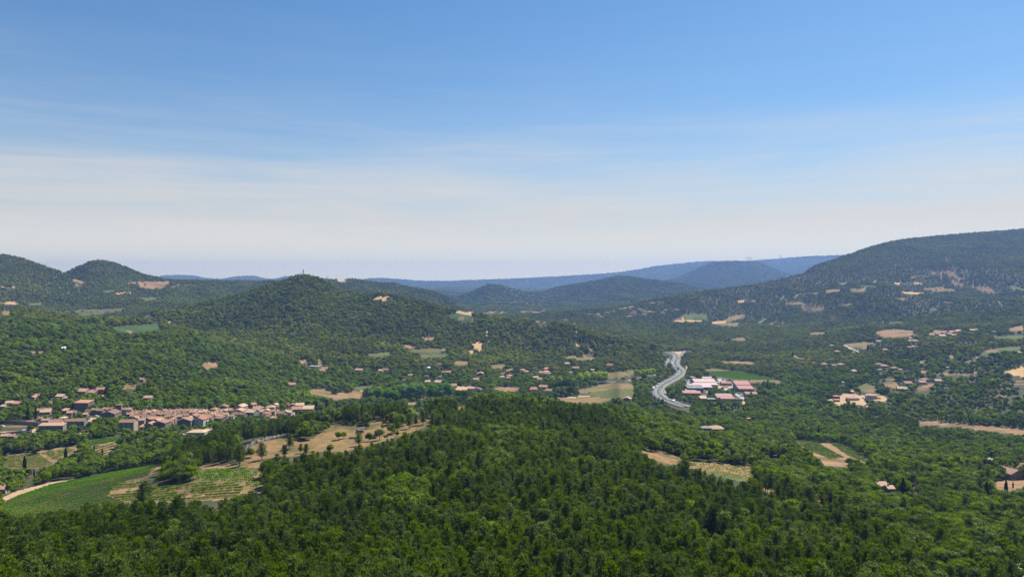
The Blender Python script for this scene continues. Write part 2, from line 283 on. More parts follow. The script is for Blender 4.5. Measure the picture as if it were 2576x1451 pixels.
# ------------------------------------------------------------------ fields, clearings, roads: areas without trees
DG = 'dark crop'; VS = 'vineyard soil'
ST, BR, GR, LG, TN, SA, PA, BU = 'straw', 'brown grass', 'green crop', 'light meadow', 'tan soil', 'sand', 'pale gravel', 'burnt soil'
FIELDS = [  # (kind, frame, polygon)
 (TN,'a',[(735,375),(770,348),(820,353),(885,378),(860,392)]),(TN,'a',[(742,432),(780,408),(853,402),(850,417)]),
 (TN,'a',[(1436,405),(1680,400),(1705,437),(1560,445),(1440,434)]),(TN,'a',[(1300,388),(1440,372),(1740,372),(1742,402),(1650,398),(1450,397)]),
 (TN,'a',[(1755,430),(1860,400),(1872,412),(1770,434)]),(ST,'a',[(1898,392),(2012,404),(1990,416),(1900,408)]),
 (ST,'a',[(1165,502),(1200,488),(1352,486),(1350,500)]),(LG,'a',[(1060,490),(1080,462),(1180,460),(1190,482)]),(ST,'a',[(0,590),(172,570),(172,607),(0,604)]),
 (TN,'a',[(0,680),(132,678),(122,712),(0,716)]),(LG,'a',[(285,602),(420,588),(442,614),(300,622)]),(ST,'a',[(20,422),(155,430),(150,444),(22,436)]),
 (DG,'a',[(610,692),(720,675),(740,688),(640,700)]),(LG,'a',[(735,668),(830,660),(1000,655),(1280,648),(1270,668),(1000,680),(800,697)]),
 (LG,'a',[(805,706),(1030,694),(1020,716),(840,726)]),(LG,'a',[(1030,690),(1262,674),(1262,686),(1030,704)]),(TN,'a',[(680,704),(765,704),(780,727)]),
 (DG,'a',[(1040,820),(1200,842),(1640,803),(1665,850),(1480,885),(1300,892),(1200,862)]),(TN,'a',[(1300,878),(1357,886),(1342,906)]),
 (TN,'a',[(1480,732),(1592,722),(1582,740),(1490,746)]),(SA,'a',[(1712,792),(1782,770),(1784,782),(1718,800)]),
 (LG,'a',[(1430,540),(1620,535),(1600,560),(1500,580)]),(TN,'a',[(200,1092),(460,1095),(460,1108),(210,1106)]),
 (ST,'b',[(1255,490),(1350,473),(1425,476),(1494,500),(1470,500),(1420,489),(1385,509),(1310,505)]),
 (ST,'b',[(2118,628),(2302,635),(2290,680),(2250,668),(2120,650)]),(DG,'b',[(2040,656),(2118,650),(2250,668),(2290,682),(2200,704),(2080,694)]),
 (BR,'b',[(2140,700),(2300,698),(2310,722),(2150,720)]),
 (ST,'b',[(2293,953),(2394,950),(2396,990),(2370,1042),(2330,1012),(2300,992)]),(ST,'b',[(2230,1036),(2314,1030),(2302,1068),(2262,1066)]),
 (BR,'b',[(2080,1165),(2170,1130),(2262,1150),(2242,1178),(2100,1182)]),(LG,'b',[(1635,1023),(1850,1008),(1990,1010),(1992,1042),(1800,1052),(1660,1042)]),
 (LG,'b',[(1208,1065),(1370,1048),(1492,1058),(1380,1088),(1230,1092)]),(LG,'b',[(1740,1072),(2050,1066),(2064,1090),(1760,1108)]),
 (TN,'b',[(1560,972),(1650,968),(1694,995),(1610,1008)]),(TN,'b',[(1968,1010),(2034,998),(2012,1034)]),(BR,'b',[(690,1118),(740,1108),(784,1182),(700,1184)]),
 (TN,'b',[(1770,905),(1800,890),(1910,900),(1870,925)]),(TN,'b',[(480,1135),(590,1120),(590,1160),(500,1155)]),(ST,'b',[(890,308),(985,308),(980,322),(900,320)]),
 (PA,'c',[(368,852),(398,823),(402,832),(384,862),(410,920),(396,926),(382,885)]),
 (TN,'c',[(856,728),(1000,736),(1058,750),(960,754),(880,742)]),(ST,'c',[(1248,826),(1332,834),(1302,848)]),
 (BR,'c',[(1190,1092),(1300,1085),(1300,1104),(1200,1106)]),(BR,'c',[(1280,1108),(1500,1095),(1480,1122),(1290,1128)]),(BR,'c',[(1360,1065),(1480,1060),(1480,1080),(1370,1085)]),
 (BR,'c',[(1430,992),(1480,988),(1470,1022),(1430,1016)]),(ST,'c',[(1270,968),(1350,962),(1360,980),(1280,984)]),
 (TN,'c',[(2290,718),(2360,698),(2500,713),(2576,723),(2500,737),(2330,734)]),(PA,'c',[(2000,1130),(2018,1130),(2030,1215),(2006,1212)]),
 (BR,'c',[(400,1200),(450,1180),(560,1170),(572,1190),(520,1215),(420,1218)]),
 (ST,'d',[(593,518),(672,510),(682,518),(620,528)]),(TN,'d',[(662,520),(735,514),(732,529)]),(ST,'d',[(148,652),(230,643),(350,651),(362,663),(200,664)]),
 (LG,'d',[(195,620),(300,604),(400,612),(390,642),(260,642)]),(ST,'d',[(412,670),(510,654),(530,660),(520,672),(440,678)]),(BR,'d',[(510,654),(580,617),(662,614),(652,630),(540,666)]),
 (BR,'d',[(440,678),(620,668),(600,697),(500,692)]),(ST,'d',[(1742,457),(1892,464),(1852,475),(1750,472)]),(ST,'d',[(1688,394),(1882,393),(1882,406),(1680,404)]),
 (BR,'d',[(1690,505),(1740,496),(1772,504),(1750,519)]),(BR,'d',[(1780,354),(1870,341),(1932,349),(1925,354),(1860,350),(1790,360)]),
 (BU,'d',[(2040,308),(2060,308),(2120,352),(2190,372),(2120,368),(2060,345)]),(BU,'d',[(1930,320),(2030,315),(2040,325),(1940,332)]),(BU,'d',[(2080,380),(2150,395),(2180,420),(2100,410)]),
 (BU,'d',[(2200,415),(2330,425),(2400,470),(2330,465),(2260,440)]),(TN,'d',[(1995,335),(2006,335),(2010,372),(2002,372)]),(BU,'d',[(1880,430),(2060,428),(2120,450),(2000,455),(1890,445)]),
 (LG,'d',[(2455,418),(2510,415),(2576,440),(2576,450),(2500,436)]),(BR,'d',[(1205,446),(1300,439),(1302,456),(1220,461)]),(BR,'d',[(1370,440),(1490,431),(1492,455),(1400,463)]),
 (BR,'d',[(1055,464),(1162,461),(1162,473),(1060,473)]),(BR,'d',[(930,530),(1060,528),(1180,545),(1080,552),(940,542)]),(BR,'d',[(1040,560),(1200,562),(1200,585),(1100,600),(1050,580)]),
 (BR,'d',[(1300,395),(1360,392),(1360,404),(1310,406)]),(TN,'d',[(1530,388),(1555,380),(1560,392),(1535,398)]),(LG,'d',[(1440,415),(1570,418),(1560,425),(1450,424)]),
 (TN,'d',[(2040,232),(2052,232),(2052,262),(2044,262)]),(BR,'d',[(1310,540),(1380,535),(1390,550),(1330,555)]),(BR,'d',[(900,498),(925,480),(930,484),(908,502)]),
 (BR,'d',[(745,665),(800,640),(804,645),(752,670)]),(BR,'d',[(812,690),(880,650),(884,655),(818,698)]),(BR,'d',[(912,665),(922,655),(918,705),(910,705)]),(BR,'d',[(988,492),(1040,462),(1046,466),(996,498)]),
 (LG,'d',[(1640,664),(1755,664),(1755,672),(1650,672)]),(LG,'d',[(1920,575),(1980,572),(1975,585),(1930,586)]),(BR,'d',[(2400,520),(2425,555),(2420,560),(2393,524)]),
 (BR,'d',[(350,988),(440,984),(560,1000),(470,1006)]),(BR,'d',[(550,780),(650,770),(670,790),(600,795)]),(BR,'d',[(1095,740),(1200,735),(1220,748),(1100,752)]),
 (BR,'5',[(1100,343),(1400,340),(1510,370),(1240,374)]),(GR,'5',[(1230,376),(1510,370),(1700,385),(1950,430),(2230,503),(1990,500),(1600,490),(1330,445),(1250,412)]),
 (BR,'5',[(1590,497),(1990,503),(2310,515),(2230,545),(1900,530),(1700,560),(1600,530)]),(TN,'5',[(1310,228),(1430,220),(1900,240),(1870,273),(1600,257)]),
 (SA,'5',[(690,86),(862,86),(832,128),(790,128),(735,106)]),(SA,'5',[(345,540),(600,560),(560,600),(350,600)]) if 0 else (SA,'5',[(575,620),(592,640),(600,720),(572,700),(556,660)]),
 (BR,'4',[(775,568),(1000,518),(1320,468),(1597,488),(1597,555),(1300,560),(1000,600),(800,618)]),(LG,'4',[(950,622),(1000,600),(1300,560),(1597,555),(1597,612),(1540,692),(1250,685),(950,645)]),
 (BR,'4',[(430,690),(700,680),(920,668),(1000,668),(1290,705),(1200,737),(950,765),(600,742),(500,712)]),(SA,'4',[(395,680),(700,668),(920,648),(925,662),(700,682),(430,692)]),
 (BR,'4',[(1185,320),(1600,288),(1640,330),(1400,385),(1200,412)]),(PA,'4',[(1735,140),(1755,140),(1762,240),(1740,232)]),
 (BR,'4',[(640,80),(690,75),(690,100),(640,102)]),(BR,'4',[(820,115),(950,95),(960,120),(840,130)]),
 (TN,'3',[(0,420),(205,400),(165,500),(0,497)]),(SA,'3',[(1530,335),(1850,350),(1930,370),(1700,382),(1525,412)]),(TN,'3',[(2040,355),(2495,343),(2440,400),(2300,412),(2080,372)]),
 (BR,'3',[(2030,60),(2100,25),(2240,10),(2270,50),(2130,80)]),(PA,'3',[(275,130),(302,128),(300,215),(280,215)]),(LG,'3',[(60,350),(350,310),(350,340),(80,400)]),
 (BR,'2',[(1895,405),(2100,373),(2300,428),(2340,440),(2200,490),(1950,442)]),(TN,'2',[(2232,492),(2400,428),(2542,428),(2542,503),(2310,533)]),
 (TN,'2',[(375,5),(620,-4),(680,0),(600,60),(430,97)]),(BR,'2',[(190,70),(240,60),(250,120),(200,110)]),(BR,'2',[(0,250),(190,250),(180,262),(0,262)]),(BR,'2',[(0,300),(160,298),(150,322),(0,318)]),
 (BR,'1',[(1790,290),(1900,310),(2080,390),(2100,400),(1830,385),(1740,500),(1700,520),(1790,420)]),(SA,'1',[(1400,465),(1520,450),(1530,422),(1572,440),(1560,470),(1450,492)]),
 (BR,'1',[(1460,500),(1570,490),(1560,520),(1450,530)]),(TN,'1',[(0,275),(105,272),(60,300),(0,300)]),(BR,'1',[(670,530),(820,540),(810,580),(700,570)]),
 (TN,'1',[(0,905),(240,900),(470,915),(460,930),(200,935),(0,935)]),(SA,'1',[(1220,840),(1340,790),(1420,770),(1430,795),(1300,850),(1230,870)]),(SA,'1',[(0,1000),(400,965),(405,985),(0,1020)]),
 (TN,'1',[(320,815),(500,812),(470,832),(350,832)]),(SA,'1',[(1150,990),(1320,1000),(1300,1030),(1150,1025)]),(SA,'1',[(1935,935),(1965,940),(2005,975),(1940,980)]),
 (TN,'1',[(110,1040),(290,1035),(230,1075),(120,1070)]),(SA,'1',[(465,955),(510,950),(520,1010),(475,1005)]),
 (LG,'1',[(1215,1135),(1780,1095),(1790,1125),(1700,1140),(1400,1190),(1250,1190)]),(LG,'1',[(1580,1062),(1780,1070),(1700,1090),(1560,1090)]),(LG,'1',[(1860,1080),(2080,1040),(2080,1055),(1870,1095)]),
 (TN,'7',[(0,237),(300,202),(600,158),(640,168),(650,188),(560,195),(450,215),(300,212),(0,245)]),(TN,'7',[(290,205),(325,203),(452,303),(432,309)]),
 (BR,'7',[(0,245),(285,210),(428,305),(330,342),(0,335)]),(TN,'7',[(320,212),(560,178),(600,190),(560,225),(470,260),(450,295)]),
 (TN,'7',[(725,155),(935,133),(905,172),(840,232),(765,205)]),(LG,'7',[(660,125),(780,110),(970,92),(960,115),(780,150),(665,160)]),
 # spur: vineyard soil, track, meadow
 (VS,'7',[(-20,640),(0,618),(150,552),(400,465),(580,430),(900,365),(1200,316),(1260,320),(1180,400),(1000,440),(900,480),(860,560),(1000,600),(600,640),(250,700),(-20,730)]),
 (TN,'7',[(1200,316),(1340,306),(1290,350),(1170,405),(1085,445),(1150,460),(1300,472),(1540,448),(1880,452),(1965,500),(1900,570),(1700,590),(1300,605),(1000,605),(860,560),(900,480),(1000,440),(1180,400)]),
 (SA,'7',[(-40,590),(0,575),(150,515),(400,445),(590,418),(590,430),(400,465),(150,552),(0,618),(-40,640)]),
 (BR,'7',[(1530,405),(1610,345),(1900,328),(2060,368),(2115,440),(2085,500),(1980,545),(1925,540),(1885,452),(1550,446)]),
 (TN,'7',[(1560,318),(1700,298),(1860,303),(1970,285),(2060,300),(2060,335),(1900,325),(1610,345)]),
 (TN,'7',[(2095,440),(2120,445),(2095,500),(2060,545),(2050,530),(2085,490)]),
 (BR,'0',[(300,441),(330,434),(372,429),(405,425),(433,420),(430,425),(405,434),(376,443),(345,451),(318,451),(300,456)]),(BU,'0',[(233,463),(243,460),(246,452),(256,443),(270,438),(288,436.5),(300,440),(318,440.5),(330,439),(350,440),(350,443),(335,446),(318,449),(308,453),(300,455),(285,455),(270,457),(262,463),(250,466),(238,466)]),
 (BU,'0',[(329,425),(337,422),(352,424),(366,425),(372,432),(365,436),(350,437),(335,437),(325,436),(318,439),(312,438),(322,432)]),(BU,'0',[(366,424),(380,421),(391,419),(392,428),(385,432),(372,431)]),
 (BU,'0',[(405,424),(412,418),(430,417),(433,422),(418,427),(408,428)]),(BU,'0',[(396,427),(404,427),(403,433),(396,432)]),(BU,'0',[(345,443),(376,441),(366,447),(350,449)]),
 (BU,'3',[(870,715),(960,690),(970,720),(920,745),(880,735)]),(BU,'3',[(1085,650),(1190,632),(1180,670),(1100,670)]),(BU,'3',[(1415,612),(1600,622),(1712,640),(1680,685),(1610,670),(1500,640)]),
 (BU,'8',[(78,236),(250,256),(376,285),(372,325),(240,330),(160,292)]),(BR,'8',[(385,305),(560,325),(850,345),(852,425),(740,438),(560,395),(400,352)]),
 (BU,'8',[(845,472),(960,488),(1100,540),(1070,548),(930,520)]),(BU,'8',[(1175,512),(1290,545),(1340,572),(1300,590),(1240,575),(1180,545)]),
 (TN,'8',[(1060,163),(1250,190),(1380,193),(1625,315),(1560,328),(1450,285),(1190,250)]),(TN,'8',[(1190,250),(1450,285),(1455,350),(1300,340)]),
 (TN,'8',[(1878,50),(2130,64),(2400,85),(2590,110),(2590,138),(2450,132),(2150,87),(1900,76)]),
 (PA,'8',[(1540,124),(1800,145),(2260,186),(2260,193),(1800,152),(1540,131)]),(PA,'8',[(2285,325),(2330,300),(2392,270),(2402,278),(2370,300),(2310,330)]),
 (PA,'8',[(2545,915),(2600,905),(2600,1075),(2535,1075),(2530,990)]),(TN,'8',[(2345,450),(2500,430),(2600,432),(2600,470),(2480,498),(2375,492)]),(TN,'8',[(2490,330),(2600,310),(2600,345),(2500,345)]),
 (TN,'8',[(1640,462),(1740,475),(1750,500),(1650,485)]),(TN,'8',[(1375,95),(1410,95),(1408,150),(1390,150)]),
 (SA,'6',[(310,1000),(400,963),(520,930),(640,928),(705,970),(782,1077),(650,1050),(510,1042),(450,1057),(380,1020)]),
 (SA,'6',[(700,950),(900,930),(1022,998),(1022,1016),(850,1002),(760,992)]),(BU,'6',[(935,800),(1080,788),(1152,830),(1080,857),(960,827)]),
 (BR,'6',[(655,850),(760,815),(885,850),(830,922),(700,892)]),(ST,'6',[(2325,675),(2500,638),(2600,600),(2600,735),(2460,712)]),
 (TN,'6',[(1305,887),(1420,838),(1575,798),(1500,842),(1340,893)]),(TN,'6',[(1360,880),(1560,853),(1500,882),(1360,907)]),
 (BR,'6',[(495,365),(640,338),(780,333),(902,345),(780,367),(778,417),(690,402),(560,377)]),(PA,'6',[(478,365),(500,362),(690,445),(695,462),(670,455)]),
 (TN,'6',[(850,232),(950,193),(1150,190),(1300,208),(1334,245),(1230,272),(950,282),(920,250)]),
 (TN,'6',[(1515,228),(1560,193),(1640,198),(1750,208),(1840,193),(1800,260),(1600,272),(1520,252)]),
 (GR,'6',[(2190,272),(2590,248),(2590,292),(2250,288)]),(GR,'6',[(2240,402),(2545,388),(2500,422),(2300,432)]),(LG,'6',[(2040,452),(2175,450),(2160,482)]),
 (BR,'6',[(2105,430),(2240,412),(2300,457),(2150,452)]),(SA,'6',[(2465,440),(2550,428),(2555,452)]),(TN,'6',[(2380,180),(2590,138),(2590,205),(2440,207)]),
 (BR,'6',[(1655,500),(1750,478),(1775,532)]),(BR,'6',[(1890,550),(2005,543),(1960,572)]),(BR,'6',[(1380,552),(1535,533),(1400,572)]),(TN,'6',[(1365,665),(1475,653),(1430,687)]),
 (BR,'6',[(935,750),(1092,748),(1085,782)]),(BU,'6',[(1975,668),(2065,680),(2000,708)]),(PA,'6',[(1990,488),(2070,512),(2070,520),(1990,498)]),(PA,'6',[(1790,302),(2030,370),(2030,380),(1800,312)]),
 (TN,'6',[(2245,778),(2590,776),(2590,790),(2250,788)]),(TN,'6',[(2240,952),(2590,948),(2590,964),(2250,962)]),(BU,'6',[(2300,820),(2590,810),(2590,826),(2300,830)]),(BU,'6',[(1500,700),(1700,690),(1900,700),(2100,720),(1900,712),(1600,712)]),
 (PA,'6',[(815,600),(835,598),(840,625),(815,645)]),(PA,'6',[(2140,210),(2165,210),(2175,270),(2150,272)]),(PA,'6',[(590,825),(620,815),(640,850),(600,870)]),
 # car parks and yards of the estate
 (PA,'f',[(300,430),(400,370),(510,370),(480,440),(380,480),(340,560),(280,600),(300,500)]),(TN,'f',[(1090,470),(1200,455),(1500,470),(1530,510),(1450,545),(1270,545),(1100,520)]),
 (PA,'f',[(1520,470),(1680,480),(1690,530),(1600,570),(1400,580),(1300,660),(1250,640),(1270,590),(1400,560),(1560,530)]),(PA,'f',[(1070,350),(1200,345),(1320,380),(1200,440),(1080,440)]),
 (SA,'f',[(1110,530),(1260,545),(1160,590)]),(SA,'f',[(1525,420),(1740,420),(1720,465),(1540,460)]),(PA,'f',[(1480,600),(1700,585),(1700,620),(1490,625)]),
 (PA,'f',[(1500,730),(1640,745),(1780,800),(1760,880),(1720,880),(1650,800),(1540,760)]),(SA,'f',[(1720,930),(1840,930),(1800,1040),(1760,1010)]),
 (PA,'f',[(720,640),(860,640),(860,690),(720,680)]),(PA,'f',[(670,280),(990,290),(1000,325),(660,320)]),(SA,'f',[(670,770),(820,770),(830,870),(665,850)]),
 (PA,'5',[(870,292),(900,292),(930,340),(895,340)]),(PA,'5',[(620,325),(645,330),(682,362),(655,358)]),
]
polys = [(k, np.array([uv(fr, *p) for p in pts])) for k, fr, pts in FIELDS]
def inside(P, u, v, grow=0.0):
    if grow:
        c = P.mean(0); d = P - c; L = np.linalg.norm(d, axis=1, keepdims=True) + 1e-6; P = c + d * (1 + grow / L)
    r = np.zeros(u.shape, bool); n = len(P)
    bb = (u >= P[:, 0].min()) & (u <= P[:, 0].max()) & (v >= P[:, 1].min()) & (v <= P[:, 1].max())
    if not bb.any(): return r
    uu = u[bb]; vv = v[bb]; q = np.zeros(uu.shape, bool)
    for i in range(n):
        x0, y0 = P[i]; x1, y1 = P[(i + 1) % n]
        c = ((y0 > vv) != (y1 > vv)) & (uu < (x1 - x0) * (vv - y0) / (y1 - y0 + 1e-12) + x0)
        q ^= c
    r[bb] = q; return r
# motorway centre line, slip road and lanes, draped on the ground
def curve_pts(fr, pts, step=6.0, dmin=500):
    P = np.array([at(*uv(fr, *p), dmin=dmin)[:2] for p in pts])
    for _ in range(3):   # Chaikin corner cutting
        Q = [P[0]]
        for a, b in zip(P[:-1], P[1:]): Q += [a * .75 + b * .25, a * .25 + b * .75]
        Q.append(P[-1]); P = np.array(Q)
    s = np.concatenate(([0], np.cumsum(np.linalg.norm(np.diff(P, axis=0), axis=1)))); n = max(3, int(s[-1] / step))
    t = np.linspace(0, s[-1], n); Q = np.stack([np.interp(t, s, P[:, 0]), np.interp(t, s, P[:, 1])], 1)
    for _ in range(40): Q[1:-1] = (Q[:-2] + Q[1:-1] * 2 + Q[2:]) / 4
    return Q
MW = curve_pts('e', [(500,262),(600,285),(670,315),(712,350),(715,395),(680,440),(662,480),(680,520),(735,570),(790,615),(815,650),(795,695),(720,745),(620,800),(520,850),(430,905),(365,955),(338,1000),(336,1050),(365,1105),(430,1160),(520,1205),(640,1245),(760,1280),(890,1322)], 5)
SLIP = curve_pts('e', [(520,300),(575,325),(590,360),(550,410),(490,460),(470,500),(500,530)], 5)
RAMP = curve_pts('e', [(760,350),(820,320),(850,280),(862,262),(800,235),(900,238),(1000,262)], 5)
LANE = curve_pts('4', [(1000,475),(1180,450),(1350,428),(1500,405),(1650,385),(1850,352),(1960,335)], 6)
TRACK = curve_pts('8', [(1540,127),(1700,140),(2000,167),(2260,190)], 6) if 0 else None
def road_mask_dist(P, pts):
    """distance of every pts (n,2) to polyline P"""
    out = np.full(len(pts), 1e9)
    lo = P.min(0) - 40; hi = P.max(0) + 40
    m = ((pts >= lo) & (pts <= hi)).all(1); q = pts[m]; o = out[m]
    for i in range(0, len(q), 20000):
        d = np.linalg.norm(q[i:i + 20000, None, :] - P[None], axis=2).min(1); o[i:i + 20000] = d
    out[m] = o; return out
# flatten the ground under the roads
flat = np.stack([XX.ravel(), YY.ravel()], 1)
for P, w in ((MW, 16), (SLIP, 7), (LANE, 5)):
    zs = np.array([ground(*p) - ZC for p in P])
    k = 15; zs = np.convolve(np.pad(zs, k, mode='edge'), np.ones(2 * k + 1) / (2 * k + 1), 'valid')
    lo = P.min(0) - 60; hi = P.max(0) + 60
    m = np.where(((flat >= lo) & (flat <= hi)).all(1))[0]
    dm = np.linalg.norm(flat[m][:, None, :] - P[None], axis=2); j = dm.argmin(1); dmin_ = dm[np.arange(len(m)), j]
    wgt = np.clip((w + 24 - dmin_) / 24, 0, 1); zf = Z.ravel()
    zf[m] = zf[m] * (1 - wgt) + (zs[j] - 1.2) * wgt; Z = zf.reshape(Z.shape)
VV = EYE - Z / D[None, :] * F
# ------------------------------------------------------------------ ground materials
M = {}
M['ground'] = surf_mat("forest_floor", (0.035, 0.045, 0.02), (0.07, 0.07, 0.036), 0.05, 0.95, 6, c=(0.075, 0.07, 0.038), spec=.1)  # floor darkened so that gaps between crowns carry painted shade
M[ST] = surf_mat("straw_stubble", (0.33, 0.21, 0.09), (0.44, 0.29, 0.14), 0.06, 0.95, 6, spec=.1, stretch=(1, .3, 1))
M[BR] = surf_mat("dry_brown_grass", (0.12, 0.095, 0.038), (0.24, 0.155, 0.07), 0.09, 0.95, 8, c=(0.085, 0.10, 0.03), spec=.1, stretch=(.6, 1.6, 1))
M[GR] = surf_mat("green_crop", (0.052, 0.080, 0.018), (0.088, 0.115, 0.028), 0.05, 0.9, 6, spec=.1, stretch=(.3, 1.6, 1))
M[DG] = surf_mat("dark_crop", (0.032, 0.062, 0.016), (0.055, 0.095, 0.022), 0.05, 0.9, 6, spec=.1)
M[VS] = surf_mat("vineyard_soil", (0.030, 0.034, 0.016), (0.075, 0.062, 0.032), 0.08, 0.95, 6, c=(0.14, 0.095, 0.05), spec=.1)  # weedy soil, with the shadow between vine rows put into its colour
M[LG] = surf_mat("light_meadow", (0.055, 0.085, 0.02), (0.10, 0.115, 0.03), 0.06, 0.95, 6, c=(0.12, 0.09, 0.038), spec=.1, stretch=(.6, 1.6, 1))
M[TN] = surf_mat("tan_soil", (0.16, 0.095, 0.048), (0.30, 0.19, 0.10), 0.10, 0.95, 8, c=(0.12, 0.085, 0.04), spec=.1, stretch=(.5, 1.4, 1))
M[SA] = surf_mat("sandy_ground", (0.28, 0.185, 0.10), (0.44, 0.31, 0.19), 0.15, 0.95, 7, spec=.1)
M[PA] = surf_mat("pale_gravel", (0.27, 0.25, 0.22), (0.38, 0.35, 0.30), 0.2, 0.9, 6, spec=.15)
M[BU] = surf_mat("dry_red_grass", (0.13, 0.085, 0.036), (0.27, 0.165, 0.075), 0.16, 0.95, 9, c=(0.085, 0.08, 0.032), spec=.1)
FMAT = [ST, BR, GR, LG, TN, SA, PA, BU]
UU = np.broadcast_to(U[:, None], Z.shape)
uc = ((UU[:-1, :-1] + UU[1:, 1:]) / 2).ravel(); vc = ((VV[:-1, :-1] + VV[1:, 1:]) / 2).ravel()
fid = np.full(uc.shape, -1)
# only the first surface seen along each bearing may carry a field
vmin_ = np.minimum.accumulate(VV, axis=1); seen = (VV <= vmin_ + 1.2)
seenf = (seen[:-1, :-1] | seen[1:, 1:]).ravel() & (YY[:-1, :-1].ravel() > 200)
for k, (kind, P) in enumerate(polys):
    m = inside(P, uc, vc, 0.5) & seenf
    fid[m] = k
V3 = np.stack([XX.ravel(), YY.ravel(), (Z + ZC).ravel()], 1)
ii, jj = np.meshgrid(np.arange(NU - 1), np.arange(ND - 1), indexing='ij'); a0 = (ii * ND + jj).ravel()
QF = np.stack([a0, a0 + ND, a0 + ND + 1, a0 + 1], 1)
def sub_mesh(name, sel, mat, smooth=True):
    f = QF[sel]; idx, inv = np.unique(f.ravel(), return_inverse=True)
    return mesh_np(name, V3[idx], [inv.reshape(-1, 4)], [mat], smooth)
hills = link("hills", sub_mesh("hills", fid == -1, M['ground'])); tag(hills, "wooded hills and valley floor under the trees", "terrain", kind="structure")
FNAME = {DG: "crop_field", VS: "vineyard_soil", ST: "stubble_field", BR: "dry_grass_field", GR: "crop_field", LG: "meadow", TN: "bare_field", SA: "sandy_ground", PA: "gravel_track", BU: "dry_meadow"}
for k, (kind, P) in enumerate(polys):
    s = fid == k
    if s.sum() < 1: continue
    o = link(FNAME[kind], sub_mesh(FNAME[kind], s, M[kind])); tag(o, kind="structure")
# ground behind and beside the eye point, so that the sheet does not end at the feet
near = MB(); near.add([(-9000, -9000, ZC - 26), (9000, -9000, ZC - 26), (9000, 7, ZC - 20.5), (-9000, 7, ZC - 20.5)], [(0, 1, 2, 3)])
hb = near.obj("hilltop", M['ground']); tag(hb, kind="structure")

# ------------------------------------------------------------------ roads
M['asphalt'] = surf_mat("asphalt", (0.13, 0.135, 0.128), (0.17, 0.17, 0.16), 0.08, 0.85, 5)
M['paint'] = surf_mat("road_paint", (0.34, 0.34, 0.33), (0.42, 0.42, 0.40), 0.3, 0.6)
M['concrete'] = surf_mat("concrete", (0.20, 0.19, 0.175), (0.27, 0.255, 0.23), 0.3, 0.8)
M['verge'] = surf_mat("verge_grass", (0.07, 0.08, 0.03), (0.16, 0.14, 0.06), 0.2, 0.95)
def ribbon_pts(P, off):
    t = np.gradient(P, axis=0); t /= np.linalg.norm(t, axis=1, keepdims=True) + 1e-9
    n = np.stack([t[:, 1], -t[:, 0]], 1); return P + n * off
def road_z(P):
    z = np.array([ground(*p) for p in P]); k = 8
    return np.convolve(np.pad(z, k, mode='edge'), np.ones(2 * k + 1) / (2 * k + 1), 'valid')
def ribbon(name, P, z, a, b, dz, mat, kind="structure", parent=None, skirt=1.5, sel=None):
    L = ribbon_pts(P, a); R = ribbon_pts(P, b); n = len(P)
    v = np.concatenate([np.c_[L, z + dz], np.c_[R, z + dz], np.c_[L, z + dz - skirt], np.c_[R, z + dz - skirt]])
    i = np.arange(n - 1)
    if sel is not None: i = i[sel[:-1]]
    f = [np.stack([i, i + 1, n + i + 1, n + i], 1)]
    if skirt > 0.1: f += [np.stack([i, 2 * n + i, 2 * n + i + 1, i + 1], 1), np.stack([n + i, n + i + 1, 3 * n + i + 1, 3 * n + i], 1)]
    o = link(name, mesh_np(name, v, f, [mat]), parent)
    if kind and not parent: tag(o, kind=kind)
    return o
ZM = road_z(MW)
ribbon("road_embankment", MW, ZM, -11.5, 11.5, 0.75, M['verge'], skirt=7)
mw1 = ribbon("motorway", MW, ZM, -9.6, -1.3, 1.0, M['asphalt'], skirt=.5); mw2 = ribbon("motorway", MW, ZM, 1.3, 9.6, 1.0, M['asphalt'], skirt=.5)
nMW = len(MW); dash = (np.arange(nMW) % 5) < 2
for a in (-9.0, -1.9, 1.6, 8.7): ribbon("edge_line", MW, ZM, a, a + .4, 1.02, M['paint'], skirt=0)
for a in (-5.4, 5.1): ribbon("lane_line", MW, ZM, a, a + .3, 1.02, M['paint'], skirt=0, sel=dash)
ZS = road_z(SLIP); ribbon("slip_road", SLIP, ZS, -3.6, 3.6, 1.1, M['asphalt'], skirt=4)
for a in (-3.2, 2.8): ribbon("edge_line", SLIP, ZS, a, a + .35, 1.12, M['paint'], skirt=0)
ZR = road_z(RAMP); ribbon("slip_road", RAMP, ZR, -4, 4, 1.0, M['asphalt'], skirt=4)
ZL = road_z(LANE); ribbon("road", LANE, ZL, -3.2, 3.2, .6, M['concrete'], skirt=3)
# guard rail down the middle of the motorway, with posts
M['steel'] = surf_mat("galvanised_steel", (0.32, 0.33, 0.34), (0.45, 0.46, 0.47), 1.0, 0.45, metal=0.6)
M['hedge'] = leaf_mat("hedge_leaves", (0.025, 0.05, 0.012), (0.05, 0.085, 0.02), 20)
g = bpy.data.objects.new("guard_rail", None); C.objects.link(g)
tag(g, "long steel guard rail down the central strip of the motorway", "guard rail")
ribbon("rail", MW, ZM, -.35, -.05, 1.95, M['steel'], None, g, skirt=.35); ribbon("rail", MW, ZM, .05, .35, 1.95, M['steel'], None, g, skirt=.35)
pb = MB()
for p, z in list(zip(MW, ZM))[::2]: pb.box(p[0] - .08, p[0] + .08, p[1] - .08, p[1] + .08, z + .5, z + 1.9)
tag(pb.obj("post", M['steel'], g), kind="stuff")
